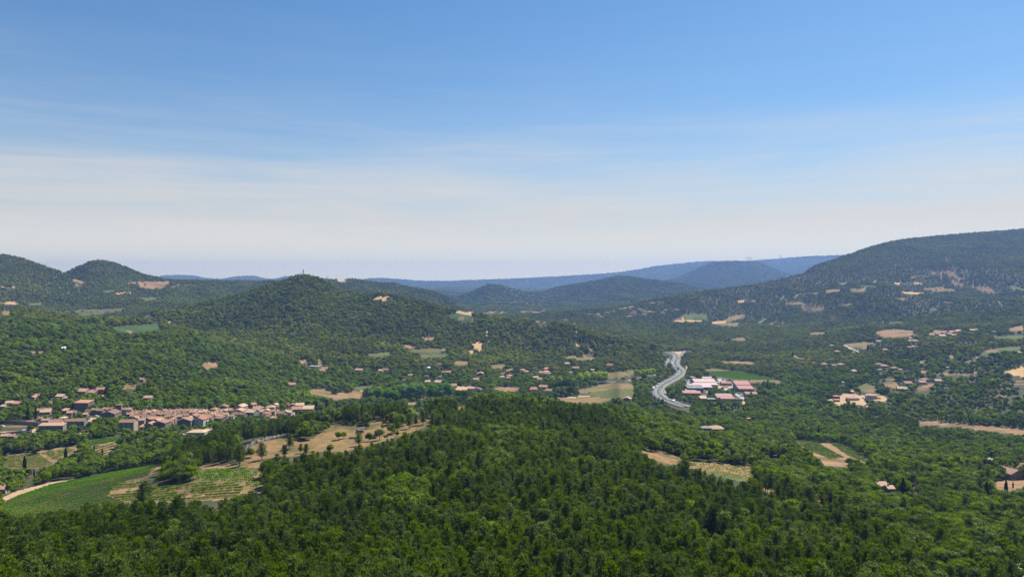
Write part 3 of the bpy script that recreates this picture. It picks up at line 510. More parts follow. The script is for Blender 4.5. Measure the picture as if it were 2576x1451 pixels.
# low shrubs growing along the central strip
hv = []; hf = []
for i, (p, z) in enumerate(zip(MW, ZM)):
    for q in range(5):
        c = p + rng.normal(0, .35, 2) + (MW[min(i + 1, nMW - 1)] - p) * rng.random(); h = 1.0 + .7 * rng.random(); r = .8 + .5 * rng.random(); b = len(hv)
        hv += [(c[0], c[1], z + .9 + h), (c[0] + r, c[1], z + .9), (c[0], c[1] + r, z + .9), (c[0] - r, c[1], z + .9), (c[0], c[1] - r, z + .9)]
        hf += [(b, b + 1, b + 2), (b, b + 2, b + 3), (b, b + 3, b + 4), (b, b + 4, b + 1)]
o = link("shrubs", mesh_np("shrubs", hv, [np.array(hf)], [M['hedge']])); tag(o, "low dark shrubs along the central strip of the motorway", "shrubs", kind="stuff")
# ------------------------------------------------------------------ buildings
def tile_mat(name, a, b):
    m, t, out = new_mat(name)
    tcn = N(t, 'ShaderNodeTexCoord'); wv = N(t, 'ShaderNodeTexWave'); wv.inputs['Scale'].default_value = 1.3; wv.inputs['Distortion'].default_value = .6
    t.links.new(tcn.outputs['Object'], wv.inputs['Vector'])
    n1 = noise_n(t, 0.9, 5, .7); oi = N(t, 'ShaderNodeObjectInfo')
    f = math_n(t, 'ADD', math_n(t, 'MULTIPLY', n1, .9), math_n(t, 'MULTIPLY', math_n(t, 'SUBTRACT', oi.outputs['Random'], .5), .5))
    f = math_n(t, 'ADD', f, math_n(t, 'MULTIPLY', math_n(t, 'SUBTRACT', wv.outputs[1], .5), .18), clamp=True)
    col = ramp_n(t, f, [(0.2, a), (0.8, b)])
    p = N(t, 'ShaderNodeBsdfPrincipled'); t.links.new(col, p.inputs['Base Color']); p.inputs['Roughness'].default_value = .85; p.inputs['Specular IOR Level'].default_value = .2
    t.links.new(p.outputs[0], out.inputs[0]); return m
ROOF = {'salmon': tile_mat("salmon_tiles", (0.25, 0.14, 0.092), (0.44, 0.265, 0.18)), 'terra': tile_mat("terracotta_tiles", (0.26, 0.115, 0.068), (0.42, 0.21, 0.13)),
        'brown': tile_mat("weathered_tiles", (0.16, 0.10, 0.067), (0.31, 0.195, 0.13)), 'cream': tile_mat("cream_tiles", (0.36, 0.25, 0.155), (0.50, 0.36, 0.24)),
        'grey': tile_mat("grey_roofing", (0.17, 0.165, 0.16), (0.26, 0.25, 0.23)), 'pink': tile_mat("faded_pink_sheeting", (0.44, 0.31, 0.30), (0.56, 0.42, 0.40)),
        'red': tile_mat("red_sheeting", (0.29, 0.14, 0.115), (0.41, 0.23, 0.195)), 'white': tile_mat("white_sheeting", (0.7, 0.7, 0.68), (0.8, 0.8, 0.78))}
WALL = {'stone': surf_mat("rough_stone", (0.19, 0.165, 0.13), (0.33, 0.28, 0.215), 0.8, 0.95, 6), 'dark': surf_mat("shade_darkened_stone", (0.12, 0.105, 0.09), (0.22, 0.195, 0.165), 0.7, 0.95, 6),  # second stone: shade of fronts facing away from the sun put into its colour
        'beige': surf_mat("beige_render", (0.28, 0.23, 0.165), (0.40, 0.33, 0.24), 0.4, 0.9, 4), 'white': surf_mat("pale_render", (0.42, 0.40, 0.36), (0.54, 0.51, 0.46), 0.4, 0.9, 4),
        'redw': surf_mat("red_render", (0.28, 0.07, 0.05), (0.36, 0.11, 0.08), 0.4, 0.9, 4), 'greyw': surf_mat("grey_cladding", (0.16, 0.17, 0.18), (0.24, 0.25, 0.26), 0.3, 0.7, 3),
        'brownw': surf_mat("brown_wood", (0.12, 0.06, 0.04), (0.20, 0.10, 0.07), 0.6, 0.8, 4)}
M['glass'] = surf_mat("dark_window", (0.015, 0.017, 0.02), (0.035, 0.04, 0.045), 0.5, 0.25, 2, spec=.5)
M['shutter'] = surf_mat("shutter_paint", (0.16, 0.12, 0.09), (0.26, 0.20, 0.15), 0.8, 0.7, 3)
M['skylight'] = surf_mat("skylight", (0.75, 0.73, 0.65), (0.85, 0.83, 0.76), 0.5, 0.5, 2)
HOUSES = []   # image boxes kept free of trees: (u0, u1, v0, v1, depth) ; footprints
def slope_slab(pts, th):  return pts, th
def building(name, x, y, w, d, h, kind='g', roof='salmon', wall='stone', yaw=0.0, rise=None, over=.45, nwin=None, storeys=None, chimney=True, base=3.0, skyl=0, door=True, zb=None):
    """w along the front, d deep; origin at the middle of the front wall's foot. kinds: g ridge along the front, f gable to the front, h hip, p pyramid, m lean-to, t flat, s saw-tooth"""
    z = ground(x, y) if zb is None else zb
    root = bpy.data.objects.new(name, None); C.objects.link(root); root.location = (x, y, z); root.rotation_euler = (0, 0, yaw); root.empty_display_size = 1
    wm, rm = WALL[wall], ROOF[roof]; hw = w / 2
    if rise is None: rise = {'g': d * .23, 'f': w * .20, 'h': min(w, d) * .2, 'p': w * .25, 'm': d * .2, 't': 0.3, 's': d * .1}[kind]
    mb = MB(); th = .22
    if kind in 'ghpt':
        mb.box(-hw, hw, 0, d, -base, h)
        if kind == 'g': mb.add([(-hw, 0, h), (-hw, d, h), (-hw, d / 2, h + rise), (hw, 0, h), (hw, d, h), (hw, d / 2, h + rise)], [(0, 2, 1), (3, 4, 5), (0, 3, 5, 2), (1, 2, 5, 4)])
    elif kind == 'f':
        mb.box(-hw, hw, 0, d, -base, h); mb.add([(-hw, 0, h), (hw, 0, h), (0, 0, h + rise), (-hw, d, h), (hw, d, h), (0, d, h + rise)], [(0, 1, 2), (4, 3, 5), (0, 2, 5, 3), (1, 4, 5, 2)])
    elif kind == 'm':
        mb.add([(-hw, 0, -base), (hw, 0, -base), (hw, d, -base), (-hw, d, -base), (-hw, 0, h), (hw, 0, h), (hw, d, h + rise), (-hw, d, h + rise)], [(3,2,1,0),(4,5,6,7),(0,1,5,4),(1,2,6,5),(2,3,7,6),(3,0,4,7)])
    elif kind == 's':
        mb.box(-hw, hw, 0, d, -base, h); mb.add([(-hw, 0, h), (-hw, d * .5, h + rise), (-hw, d, h + rise * 2.1), (-hw, d, h), (hw, 0, h), (hw, d * .5, h + rise), (hw, d, h + rise * 2.1), (hw, d, h)], [(0,1,2,3),(7,6,5,4),(3,2,6,7)])
    mb.obj('wall', wm, root)
    rb = MB(); o = over; e = .06
    sl = lambda a, b, t: a + (b - a) * t
    if kind == 'g':
        k = rise / (d / 2)
        rb.slab([(-hw-o, -o, h-k*o+th+e), (hw+o, -o, h-k*o+th+e), (hw+o, d/2, h+rise+th+e), (-hw-o, d/2, h+rise+th+e)], th)
        rb.slab([(-hw-o, d/2, h+rise+th+e), (hw+o, d/2, h+rise+th+e), (hw+o, d+o, h-k*o+th+e), (-hw-o, d+o, h-k*o+th+e)], th)
    elif kind == 'f':
        k = rise / hw
        rb.slab([(-hw-o, -o, h-k*o+th+e), (0, -o, h+rise+th+e), (0, d+o, h+rise+th+e), (-hw-o, d+o, h-k*o+th+e)], th)
        rb.slab([(0, -o, h+rise+th+e), (hw+o, -o, h-k*o+th+e), (hw+o, d+o, h-k*o+th+e), (0, d+o, h+rise+th+e)], th)
    elif kind in 'hp':
        r = 0 if kind == 'p' else max(0, hw - d / 2)
        x0, x1, y0, y1 = -hw - o, hw + o, -o, d + o; zz_ = h + e
        rb.add([(x0,y0,zz_),(x1,y0,zz_),(x1,y1,zz_),(x0,y1,zz_),(x0,y0,zz_+th),(x1,y0,zz_+th),(x1,y1,zz_+th),(x0,y1,zz_+th),(-r-.01,d/2,zz_+th+rise),(r+.01,d/2,zz_+th+rise)],
               [(3,2,1,0),(0,1,5,4),(1,2,6,5),(2,3,7,6),(3,0,4,7),(4,5,9,8),(6,7,8,9),(5,6,9),(7,4,8)])
    elif kind == 'm':
        k = rise / d; rb.slab([(-hw-o, -o, h-k*o+th+e), (hw+o, -o, h-k*o+th+e), (hw+o, d+o, h+rise+k*o+th+e), (-hw-o, d+o, h+rise+k*o+th+e)], th)
    elif kind == 't': rb.box(-hw-.3, hw+.3, -.3, d+.3, h+e, h+.35)
    elif kind == 's':
        rb.slab([(-hw-o, -o, h+th+e), (hw+o, -o, h+th+e), (hw+o, d*.5, h+rise+th+e), (-hw-o, d*.5, h+rise+th+e)], th)
        rb.slab([(-hw-o, d*.5-.3, h+rise+th+.9), (hw+o, d*.5-.3, h+rise+th+.9), (hw+o, d+o, h+rise*2.1+th+.9), (-hw-o, d+o, h+rise*2.1+th+.9)], th)
    rf = rb.obj('roof', rm, root)
    if skyl:
        for s in range(skyl):
            cx = -hw + w * (s + .5) / skyl * .9; ty = .28 * d; zt = h + rise * (ty / (d / 2 if kind == 'g' else d)) + th + .12
            k = rise / (d / 2 if kind == 'g' else d); b = MB(); q = 1.1
            b.slab([(cx-q, ty-q, zt-k*q+.2), (cx+q, ty-q, zt-k*q+.2), (cx+q, ty+q, zt+k*q+.2), (cx-q, ty+q, zt+k*q+.2)], .3); b.obj('skylight', M['skylight'], rf)
    if chimney and kind in 'gfh' and h > 2.5:
        cx = random.uniform(-.35, .35) * w; cy = d * .5; b = MB(); zt = h + rise * (1 if kind != 'f' else (1 - abs(cx) / hw))
        b.box(cx-.4, cx+.4, cy-.35, cy+.35, zt - .4, zt + 1.1); b.box(cx-.5, cx+.5, cy-.45, cy+.45, zt + 1.103, zt + 1.3); b.obj('chimney', WALL['beige' if wall != 'white' else 'white'], rf)
    st = storeys or max(1, int(h / 2.9)); nw = nwin if nwin is not None else max(1, min(4, int(w / 3.6)))
    sh = h / st
    for s in range(st):
        for k in range(nw):
            cx = -hw + w * (k + .5) / nw + (random.uniform(-.25, .25) if nwin is None else 0); cz = s * sh + sh * .55
            if door and s == 0 and k == nw // 2:
                b = MB(); b.box(cx-.6, cx+.6, -.08, .15, .02, min(2.2, h - .4)); b.obj('door', M['shutter'], root); continue
            b = MB(); ww = .55 if w < 14 else .75; b.box(cx-ww, cx+ww, -.06, .2, cz-.65, cz+.65); b.obj('window', M['glass'], root)
    return root
ORD = ['first','second','third','fourth','fifth','sixth','seventh','eighth','ninth','tenth','eleventh','twelfth','thirteenth','fourteenth','fifteenth','sixteenth','seventeenth','eighteenth','nineteenth','twentieth',
       'twenty-first','twenty-second','twenty-third','twenty-fourth','twenty-fifth','twenty-sixth','twenty-seventh','twenty-eighth','twenty-ninth','thirtieth','thirty-first','thirty-second','thirty-third','thirty-fourth','thirty-fifth','thirty-sixth','thirty-seventh','thirty-eighth','thirty-ninth','fortieth','forty-first','forty-second','forty-third','forty-fourth','forty-fifth'] + ['forty-' + s for s in ('sixth','seventh','eighth','ninth')] + ['fiftieth'] + ['fifty-' + s for s in ('first','second','third','fourth','fifth','sixth','seventh','eighth','ninth')]
RN = {'salmon': 'salmon tiled', 'terra': 'orange-red tiled', 'brown': 'weathered brown tiled', 'cream': 'cream tiled', 'grey': 'grey', 'pink': 'faded pink', 'red': 'red', 'white': 'white'}
auto = []      # houses that take a label from their rank: (root, set, roof, u)
def house(fr, xl, xr, ye, h=5.0, kind='g', roof='salmon', wall='stone', label=None, yaw=0, depth=None, set_=None, name='house', zone=None, free=.8, dmin=300, **kw):
    """frame, left, right and eave row as read off; the house is then built to scale where that sight line meets the land"""
    u0, ve = uv(fr, xl, ye); u1, _ = uv(fr, xr, ye); uc_ = (u0 + u1) / 2
    d = hit(uc_, ve, h, dmin=dmin)
    if d is None: return None
    w = (u1 - u0) / F * d
    if depth is None: depth = min(max(w * .95, 7), 13) if kind != 'f' else w * 1.1
    yw = math.radians(yaw); w = w / max(.6, math.cos(yw) + (.35 * abs(math.sin(yw))))
    x = (uc_ - 512) / F * d
    r = building(name, x, d, w, depth, h, kind, roof, wall, yw, **kw)
    vb = EYE + (ZC - ground(x, d)) / d * F
    HOUSES.append((u0 - .6, u1 + .6, ve - 4.0, ve + (vb - ve) * free, d, x, d + depth / 2, max(w, depth) * .62 + 2.0))
    tag(r, label, 'house' if name == 'house' else name.split('_')[-1], zone)
    if label is None: auto.append((r, set_, roof, uc_, zone))
    return r
VZ = "houses of the old village"
V = lambda *a, **k: house(*a, set_='V', zone=VZ, **k)
# landmarks of the village
house('1', 1068, 1284, 578, 10.5, 'm', 'terra', 'dark', "massive shade-darkened stone keep with one orange tiled roof above the village", depth=12, rise=1.6, nwin=0, chimney=False, name='castle_keep', yaw=-4, free=.9, door=False)
house('1', 1672, 1756, 612, 8.8, 'p', 'brown', 'dark', "square shade-darkened stone bell tower with a low pyramid roof", depth=6, rise=1.1, nwin=1, storeys=2, chimney=False, name='bell_tower', yaw=12, free=.9)
house('1', 1722, 1938, 862, 9.2, 'g', 'brown', 'beige', "tall beige stone house of three storeys with rows of dark windows", depth=11, nwin=3, storeys=3, yaw=3, rise=2.4, free=.9, base=4)
house('1', 930, 1218, 845, 7.2, 'g', 'brown', 'greyw', "long grey stone house below the keep with small scattered windows", depth=9, nwin=4, storeys=3, yaw=4, rise=2.2, free=.9)
house('1', 560, 912, 908, 5.6, 'm', 'salmon', 'stone', "long low stone front with a narrow salmon roof at the village edge", depth=7, yaw=2, rise=1.6, nwin=4, free=.9)
house('1', 595, 702, 830, 4.2, 'g', 'salmon', 'white', "small whitish house with two dark windows beside a big salmon roof", depth=6, nwin=2)
house('1', 700, 862, 872, 4.5, 'g', 'salmon', 'stone', "barn with one big plain salmon roof between two small houses", depth=13, rise=3.2, nwin=1)
house('1', 850, 936, 800, 5.5, 'h', 'cream', 'beige', "small beige house with a hipped cream roof beside the long grey house", depth=7, nwin=1)
house('2', 236, 420, 822, 7.6, 'f', 'terra', 'white', "whitish house turning its gable under a bright orange roof", depth=12, nwin=3, storeys=2, yaw=-8, rise=2.6, free=.92)
house('2', 30, 226, 838, 7.4, 'f', 'brown', 'dark', "shade-darkened stone house turning a broad shadowed gable to the valley", depth=12, nwin=2, storeys=2, rise=2.4, free=.92)
house('1', 2210, 2402, 872, 6.6, 'f', 'brown', 'dark', "dark barn with a shallow gable at the front edge of the village", depth=12, nwin=1, rise=2.0, yaw=-4, free=.92)
house('2', 170, 430, 1010, 3.2, 'h', 'cream', 'white', "modern bungalow with a broad cream hipped roof below the village", depth=12, rise=2.2, free=.6)
house('2', 420, 535, 985, 3.2, 'g', 'cream', 'white', "cream roofed wing beside the modern bungalow below the village", depth=8, free=.6)
# rest of the village: frame, left, right, eave, height, kind, roof, wall
for a in [('1',75,180,578,4.5,'g','cream','dark'),('1',150,278,590,4,'g','salmon','dark'),('1',0,70,628,4,'g','cream','stone'),('1',520,640,692,3,'g','brown','stone'),('1',640,735,676,3,'g','salmon','stone'),
    ('1',580,720,712,2.8,'g','cream','stone'),('1',895,968,690,4.5,'m','salmon','dark'),('1',962,1040,722,4,'g','salmon','stone'),('1',1010,1096,716,3.6,'g','salmon','stone'),('1',1226,1290,694,4,'g','brown','stone'),
    ('1',1318,1400,680,5.5,'g','salmon','dark'),('1',1395,1485,690,5,'g','brown','dark'),('1',1470,1568,672,4,'g','salmon','stone'),('1',1565,1666,672,4,'g','terra','beige'),('1',1762,1830,676,4,'g','brown','beige'),('1',1826,1904,678,4.4,'m','brown','white'),
    ('1',1462,1662,742,6,'f','brown','dark'),('1',1200,1258,744,2.6,'g','salmon','stone'),('1',1836,1908,742,5,'g','salmon','dark'),('1',1905,2002,716,5,'g','salmon','stone'),('1',1925,2005,752,4,'g','terra','stone'),
    ('1',2012,2100,722,5,'g','brown','stone'),('1',2096,2180,718,5.5,'g','cream','beige'),('1',2170,2250,756,4.5,'g','brown','stone'),('1',2200,2300,716,4,'g','salmon','stone'),('1',2300,2402,718,4,'g','salmon','stone'),
    ('1',2255,2345,742,5,'g','terra','dark'),('1',2340,2440,742,5,'g','salmon','dark'),('1',2420,2482,716,4.5,'m','brown','dark'),('1',2482,2539,708,5,'g','salmon','beige'),('1',1905,1992,800,6.5,'f','salmon','dark'),
    ('1',1880,1960,772,4,'g','brown','stone'),('1',1990,2090,834,6.8,'m','brown','stone'),('1',2060,2175,800,5.5,'g','brown','greyw'),('1',2172,2275,815,6,'m','salmon','dark'),('1',2014,2092,925,3.2,'m','salmon','beige'),
    ('1',2088,2206,888,5.6,'f','salmon','stone'),('1',2185,2330,848,5,'f','salmon','dark'),('1',2275,2370,806,5,'g','terra','white'),('1',2395,2492,852,4.5,'m','terra','stone'),('1',2418,2462,900,2.6,'g','terra','stone'),
    ('1',2440,2539,766,5,'g','brown','dark'),('1',1100,1248,412,5.5,'g','salmon','stone'),('1',1208,1390,430,3.4,'g','salmon','dark'),('1',1388,1502,384,6.4,'g','salmon','redw'),('1',410,500,498,3.2,'f','salmon','beige'),
    ('1',480,572,470,3.2,'g','salmon','beige'),('1',790,912,484,4,'g','cream','beige'),('1',908,990,508,3,'g','cream','beige'),('1',2018,2084,240,3,'g','salmon','beige'),('1',2078,2192,505,2.6,'g','salmon','beige'),
    ('1',2476,2540,812,5,'g','salmon','stone'),('1',0,112,1058,3.4,'g','salmon','beige'),('1',110,200,1062,3,'g','salmon','stone'),('1',560,622,805,3,'g','salmon','stone'),('1',820,912,885,3.2,'g','cream','beige'),
    ('2',0,92,690,5,'g','salmon','beige'),('2',90,200,698,5,'g','brown','stone'),('2',200,300,714,5,'g','salmon','stone'),('2',300,400,700,5,'g','brown','stone'),('2',398,458,700,5.5,'g','cream','beige'),
    ('2',132,212,730,4,'g','terra','stone'),('2',270,398,716,4,'g','cream','beige'),('2',430,512,742,5.5,'g','brown','dark'),('2',500,600,672,5,'h','terra','stone'),('2',580,682,700,5.5,'g','salmon','stone'),
    ('2',685,760,690,6,'g','cream','stone'),('2',745,832,690,6,'g','terra','stone'),('2',628,752,638,6,'f','brown','dark'),('2',848,988,636,6.5,'f','cream','beige'),('2',838,978,700,5.5,'f','salmon','stone'),
    ('2',924,1004,722,3.6,'m','grey','dark'),('2',1005,1152,716,6,'g','cream','greyw'),('2',1148,1282,708,5.6,'g','salmon','stone'),('2',1128,1248,664,4.2,'g','terra','beige'),('2',1314,1438,644,4.4,'h','salmon','beige'),
    ('2',1284,1376,736,4.4,'g','terra','stone'),('2',1380,1447,702,7,'g','brown','beige'),('2',1445,1572,734,4.6,'g','brown','stone'),('2',1584,1682,714,5.6,'g','cream','beige'),('2',1692,1842,672,5.6,'g','salmon','dark'),
    ('2',1838,1998,668,3.6,'m','cream','redw'),('2',1650,1750,616,4,'f','brown','dark'),('2',1745,1870,614,3.6,'g','cream','stone'),('2',1398,1478,608,4,'f','cream','beige'),('2',1040,1138,606,4,'f','salmon','beige'),
    ('2',1608,1642,600,4,'g','terra','beige'),('2',392,528,792,5,'g','terra','stone'),('2',563,686,804,3.6,'m','brown','dark'),('2',510,560,730,5,'g','salmon','white'),('2',562,680,742,5,'g','brown','white'),
    ('2',690,764,744,5.6,'g','salmon','white'),('2',764,852,772,4.6,'g','brown','white'),('2',834,900,738,4.5,'g','brown','stone'),('2',892,1008,748,4,'g','brown','dark'),('2',190,300,766,5.6,'f','brown','dark'),
    ('2',290,395,790,5,'f','terra','dark'),('2',0,96,778,5,'g','salmon','dark'),('2',90,192,808,5,'g','salmon','stone'),('2',1118,1165,746,3,'g','brown','white'),('2',430,540,770,5,'g','brown','stone'),
    ('2',1390,1456,796,2.6,'g','salmon','beige'),('2',1295,1370,772,3,'g','brown','stone'),('2',1680,1730,744,2.2,'g','cream','beige'),('2',100,190,760,5,'g','brown','dark'),('2',0,70,745,5,'g','brown','stone'),
    ('2',350,430,760,5,'g','brown','dark'),('2',600,690,770,5,'g','salmon','dark')]:
    V(*a, yaw=random.choice((-16, -9, -4, 4, 9, 14)))
for y0, xa, xb in ((700, 1900, 2539), (735, 1890, 2500), (775, 1960, 2500), (815, 2000, 2440)):
    for x0 in range(xa, xb, 84) if random.random() < 2 else ():
        if random.random() < .45: continue
        V('1', x0 + random.randint(-8, 8), x0 + random.randint(66, 92), y0 + random.randint(-9, 9), random.uniform(4, 5.4), random.choice('ggfg'), random.choice(('salmon', 'brown', 'brown', 'cream', 'terra')), random.choice(('stone', 'beige', 'dark')), yaw=random.choice((-14, -5, 5, 12)))
for y0, xa, xb in ((690, 0, 820), (722, 0, 900), (752, 0, 840), (780, 0, 560), (692, 1000, 1600), (722, 1000, 1560)):
    for x0 in range(xa, xb, 84) if random.random() < 2 else ():
        if random.random() < .45: continue
        V('2', x0 + random.randint(-8, 8), x0 + random.randint(66, 92), y0 + random.randint(-9, 9), random.uniform(4, 5.4), random.choice('ggfg'), random.choice(('salmon', 'brown', 'brown', 'cream', 'terra')), random.choice(('stone', 'beige', 'dark')), yaw=random.choice((-14, -5, 5, 12)))
SZ = "scattered houses among the valley trees"
Hs = lambda s, z, *a, **k: house(*a, set_=s, zone=z, yaw=random.choice((-20, -10, 0, 10, 20)), **k)
for a in [('3',50,178,104,3.4,'g','salmon','beige'),('3',405,470,110,3.4,'g','cream','beige'),('3',470,552,100,3.4,'g','salmon','beige'),('3',752,802,246,3,'h','salmon','stone'),('3',833,908,176,3.6,'h','salmon','beige'),
    ('3',1083,1168,272,3.6,'g','cream','beige'),('3',1085,1132,192,3,'g','brown','beige'),('3',1335,1400,132,3,'g','salmon','beige'),('3',1400,1484,134,3,'g','salmon','stone'),('3',1838,1948,160,3.6,'f','salmon','beige'),
    ('3',1780,1864,238,3,'g','salmon','beige'),('3',2165,2238,204,5.4,'h','cream','white'),('3',2288,2380,188,5.6,'h','salmon','beige'),('3',2270,2324,216,3,'g','salmon','beige'),('3',2264,2310,112,3.2,'g','salmon','beige'),
    ('3',2305,2366,102,3.6,'g','cream','beige'),('3',2462,2536,102,3.4,'h','salmon','beige'),('3',2192,2222,160,4,'g','salmon','beige'),('3',1440,1556,334,3,'m','brown','stone'),('3',944,1006,522,3,'g','salmon','beige'),
    ('3',1012,1070,528,3,'g','terra','beige'),('3',845,970,608,2.8,'g','brown','stone'),('3',1272,1320,18,3,'g','salmon','beige'),('3',1120,1160,68,3,'g','white','beige'),('3',1210,1330,278,3,'g','cream','beige'),
    ('2',1622,1736,316,3.2,'g','salmon','beige'),('2',2084,2170,112,3.6,'g','salmon','stone'),('2',2120,2216,84,5,'g','salmon','beige'),('2',1870,1900,8,3,'g','salmon','beige'),('2',1905,2095,52,2.6,'t','grey','stone'),
    ('4',0,72,306,3.4,'h','cream','beige'),('4',120,196,392,5.4,'g','cream','beige'),('4',180,256,415,3,'g','salmon','beige'),('4',194,282,324,3.2,'g','salmon','beige'),('4',262,342,308,3.4,'h','cream','stone'),
    ('4',284,384,338,3.4,'g','salmon','beige'),('4',300,404,272,5.6,'f','terra','redw'),('4',578,652,192,3.4,'g','cream','beige'),('4',690,788,256,3.6,'g','salmon','beige'),('4',644,688,318,3.2,'g','salmon','beige'),
    ('4',1184,1276,214,3,'g','terra','white'),('4',958,1012,282,3,'g','cream','beige'),('4',194,320,528,4,'g','salmon','stone'),('4',70,186,566,3.6,'m','terra','beige'),('4',284,386,584,4,'g','brown','stone')]:
    Hs('centre', SZ, *a)
RZ = "houses on the hillside right of the motorway"
for a in [('6',355,404,374,3.4,'h','salmon','beige'),('6',410,482,444,3.4,'h','salmon','beige'),('6',0,58,530,3.4,'h','terra','beige'),('6',145,188,574,3.2,'g','salmon','beige'),('6',248,318,590,3.4,'h','salmon','beige'),
    ('6',364,440,606,3,'g','brown','stone'),('6',458,528,592,3.6,'h','salmon','beige'),('6',944,1026,610,3.2,'h','salmon','beige'),('6',1064,1138,634,3.2,'h','salmon','beige'),('6',600,664,668,3.6,'g','cream','white'),
    ('6',880,956,328,3,'g','grey','dark'),('6',1254,1300,290,3.4,'g','terra','redw'),('6',1252,1318,322,3,'g','cream','beige'),('6',1300,1354,322,3,'g','salmon','beige'),('6',1240,1300,396,3.4,'g','brown','stone'),
    ('6',1290,1330,386,3.4,'g','salmon','beige'),('6',958,1016,424,3.4,'g','brown','dark'),('6',1213,1300,808,3.6,'g','salmon','white'),('6',1378,1456,796,3.6,'g','salmon','white'),('6',1418,1508,768,3.8,'h','salmon','stone'),
    ('6',1124,1240,872,2.8,'g','cream','beige'),('6',1560,1632,780,2.6,'g','cream','white'),('6',1140,1176,652,2.8,'g','salmon','beige'),('6',480,520,800,2.6,'g','grey','stone'),('6',2218,2264,214,3,'h','salmon','beige'),
    ('5',2440,2500,162,3.2,'g','salmon','beige'),('5',2480,2539,185,3.2,'g','salmon','beige'),('6',600,630,455,2.6,'g','salmon','beige'),('6',1670,1720,628,2.6,'g','salmon','beige'),('6',895,945,655,3,'h','grey','white')]:
    Hs('right', RZ, *a)
HZ = "houses of the small hamlet on the right-hand slope"
for a in [(1492,1550,252,4,'g','salmon','stone'),(1506,1562,242,4,'g','brown','stone'),(1562,1612,240,4,'g','salmon','stone'),(1600,1652,230,4,'g','salmon','beige'),(1610,1682,262,4.4,'g','cream','white'),(1655,1706,232,4,'g','salmon','beige'),
    (1680,1722,222,4,'g','terra','stone'),(1700,1762,242,4.4,'g','salmon','beige'),(1722,1782,220,4,'g','salmon','stone'),(1742,1800,256,4,'g','brown','stone'),(1782,1826,212,3.6,'g','salmon','beige'),(1800,1848,202,3.4,'g','cream','stone'),
    (1960,2012,198,3.6,'g','cream','stone'),(2008,2066,194,3.8,'g','terra','stone')]:
    Hs('hamlet', HZ, '6', *a)
house('6', 882, 956, 588, 5.4, 'h', 'salmon', 'white', "two storey white house with hipped roof half way up the right slope", depth=9, nwin=3, storeys=2)
house('6', 1390, 1432, 262, 7, 't', 'cream', 'stone', "small square stone tower left of the hamlet", depth=6, nwin=1, storeys=2, name='stone_tower')
house('6', 768, 886, 950, 5.6, 'h', 'salmon', 'white', "large white villa with hipped salmon roof on the sandy lot", depth=13, nwin=4, storeys=2, yaw=-14, rise=2.2, free=.95)
house('6', 556, 684, 980, 3.6, 'h', 'salmon', 'white', "low white villa with wide dark garage openings on bare sand", depth=11, nwin=4, storeys=1, yaw=-4, rise=2.2, free=.98)
house('6', 396, 460, 958, 5.6, 't', 'salmon', 'brownw', "dark brown wooden house left of the low white villa", depth=8, nwin=2, yaw=-3, free=.95)
house('6', 396, 460, 1000, 2.6, 'm', 'terra', 'brownw', "reddish lean-to shed in front of the dark brown wooden house", depth=4, nwin=1, free=.95)
house('6', 590, 634, 905, 3, 'g', 'cream', 'brownw', "small cream roofed cabin behind the low white villa", depth=7, yaw=30)
house('8', 2478, 2600, 392, 4.4, 'f', 'salmon', 'stone', "stone farmhouse with a salmon gable roof cut by the right edge", depth=14, nwin=3, yaw=14, free=.9)
house('8', 500, 560, 98, 3, 'h', 'grey', 'beige', "grey roofed wing of the isolated house below the estate", depth=9)
house('8', 552, 642, 104, 3.2, 'h', 'cream', 'beige', "cream roofed isolated house in the woods below the estate", depth=14, rise=3)
house('8', 778, 812, 36, 5, 't', 'salmon', 'beige', "small square pinkish water tower standing alone in the oaks", depth=5, nwin=0, name='water_tower', door=False)
house('8', 1640, 1700, 470, 3, 'g', 'cream', 'stone', "half hidden stone cottage with a cream roof near tall cypresses", depth=8)
house('8', 1700, 1742, 488, 2.6, 'g', 'cream', 'stone', "small outbuilding beside the half hidden stone cottage", depth=6)
house('7', -20, 40, 505, 3.4, 'g', 'salmon', 'stone', "salmon roofed stone house at the left edge below the vineyard track", depth=8, yaw=10)
house('3', 1702, 1800, 372, 3.4, 'm', 'red', 'redw', "long dark red barn front by the sandy bank", depth=8, nwin=1)
house('3', 1796, 1880, 374, 3.4, 'f', 'red', 'white', "white fronted end barn beside the dark red barn", depth=8, nwin=1)
house('4', 1420, 1532, 700, 3.6, 'f', 'cream', 'dark', "small dark field barn with one sunlit roof slope beside the meadow", depth=9, nwin=1, yaw=-18)
house('a', 630, 668, 1058, 3, 'g', 'white', 'white', "tiny white roofed hut alone in the wooded left hillside", depth=8, dmin=700)
# industrial estate
EZ = "sheds of the business estate"
def shed(xl, xr, ye, yt, h, kind, roof, wall, label, depth, yaw=0, **k):
    return house('f', xl, xr, ye, h, kind, roof, wall, label, depth=depth, yaw=yaw, name='warehouse', zone=EZ, chimney=False, dmin=900, **k)
shed(506, 1062, 430, 325, 5.5, 'g', 'pink', 'greyw', "largest shed with long faded pink roof and three white skylights", 42, -1, rise=3.6, skyl=3, nwin=6)
shed(494, 1108, 495, 440, 4.0, 'm', 'pink', 'white', "long low pink and white canopy directly before the largest shed", 15, -1, rise=1.2, skyl=0, nwin=6)
shed(416, 966, 558, 482, 5.0, 'm', 'pink', 'greyw', "wide pale pink shed partly hidden behind the grey roofed one", 24, -1, rise=2.6, nwin=5)
shed(330, 738, 582, 502, 7.5, 'm', 'grey', 'dark', "tall shed with a grey roof and dark front wall", 22, -2, rise=2.6, skyl=1, nwin=5)
shed(286, 552, 655, 605, 3.4, 'm', 'pink', 'white', "small pale pink shed tucked between grey and bright red roofs", 14, -2, rise=1.6, skyl=2, nwin=3)
shed(210, 668, 712, 655, 4.0, 'm', 'red', 'greyw', "long bright red roofed shed nearest the motorway", 14, -6, rise=2.0, nwin=5)
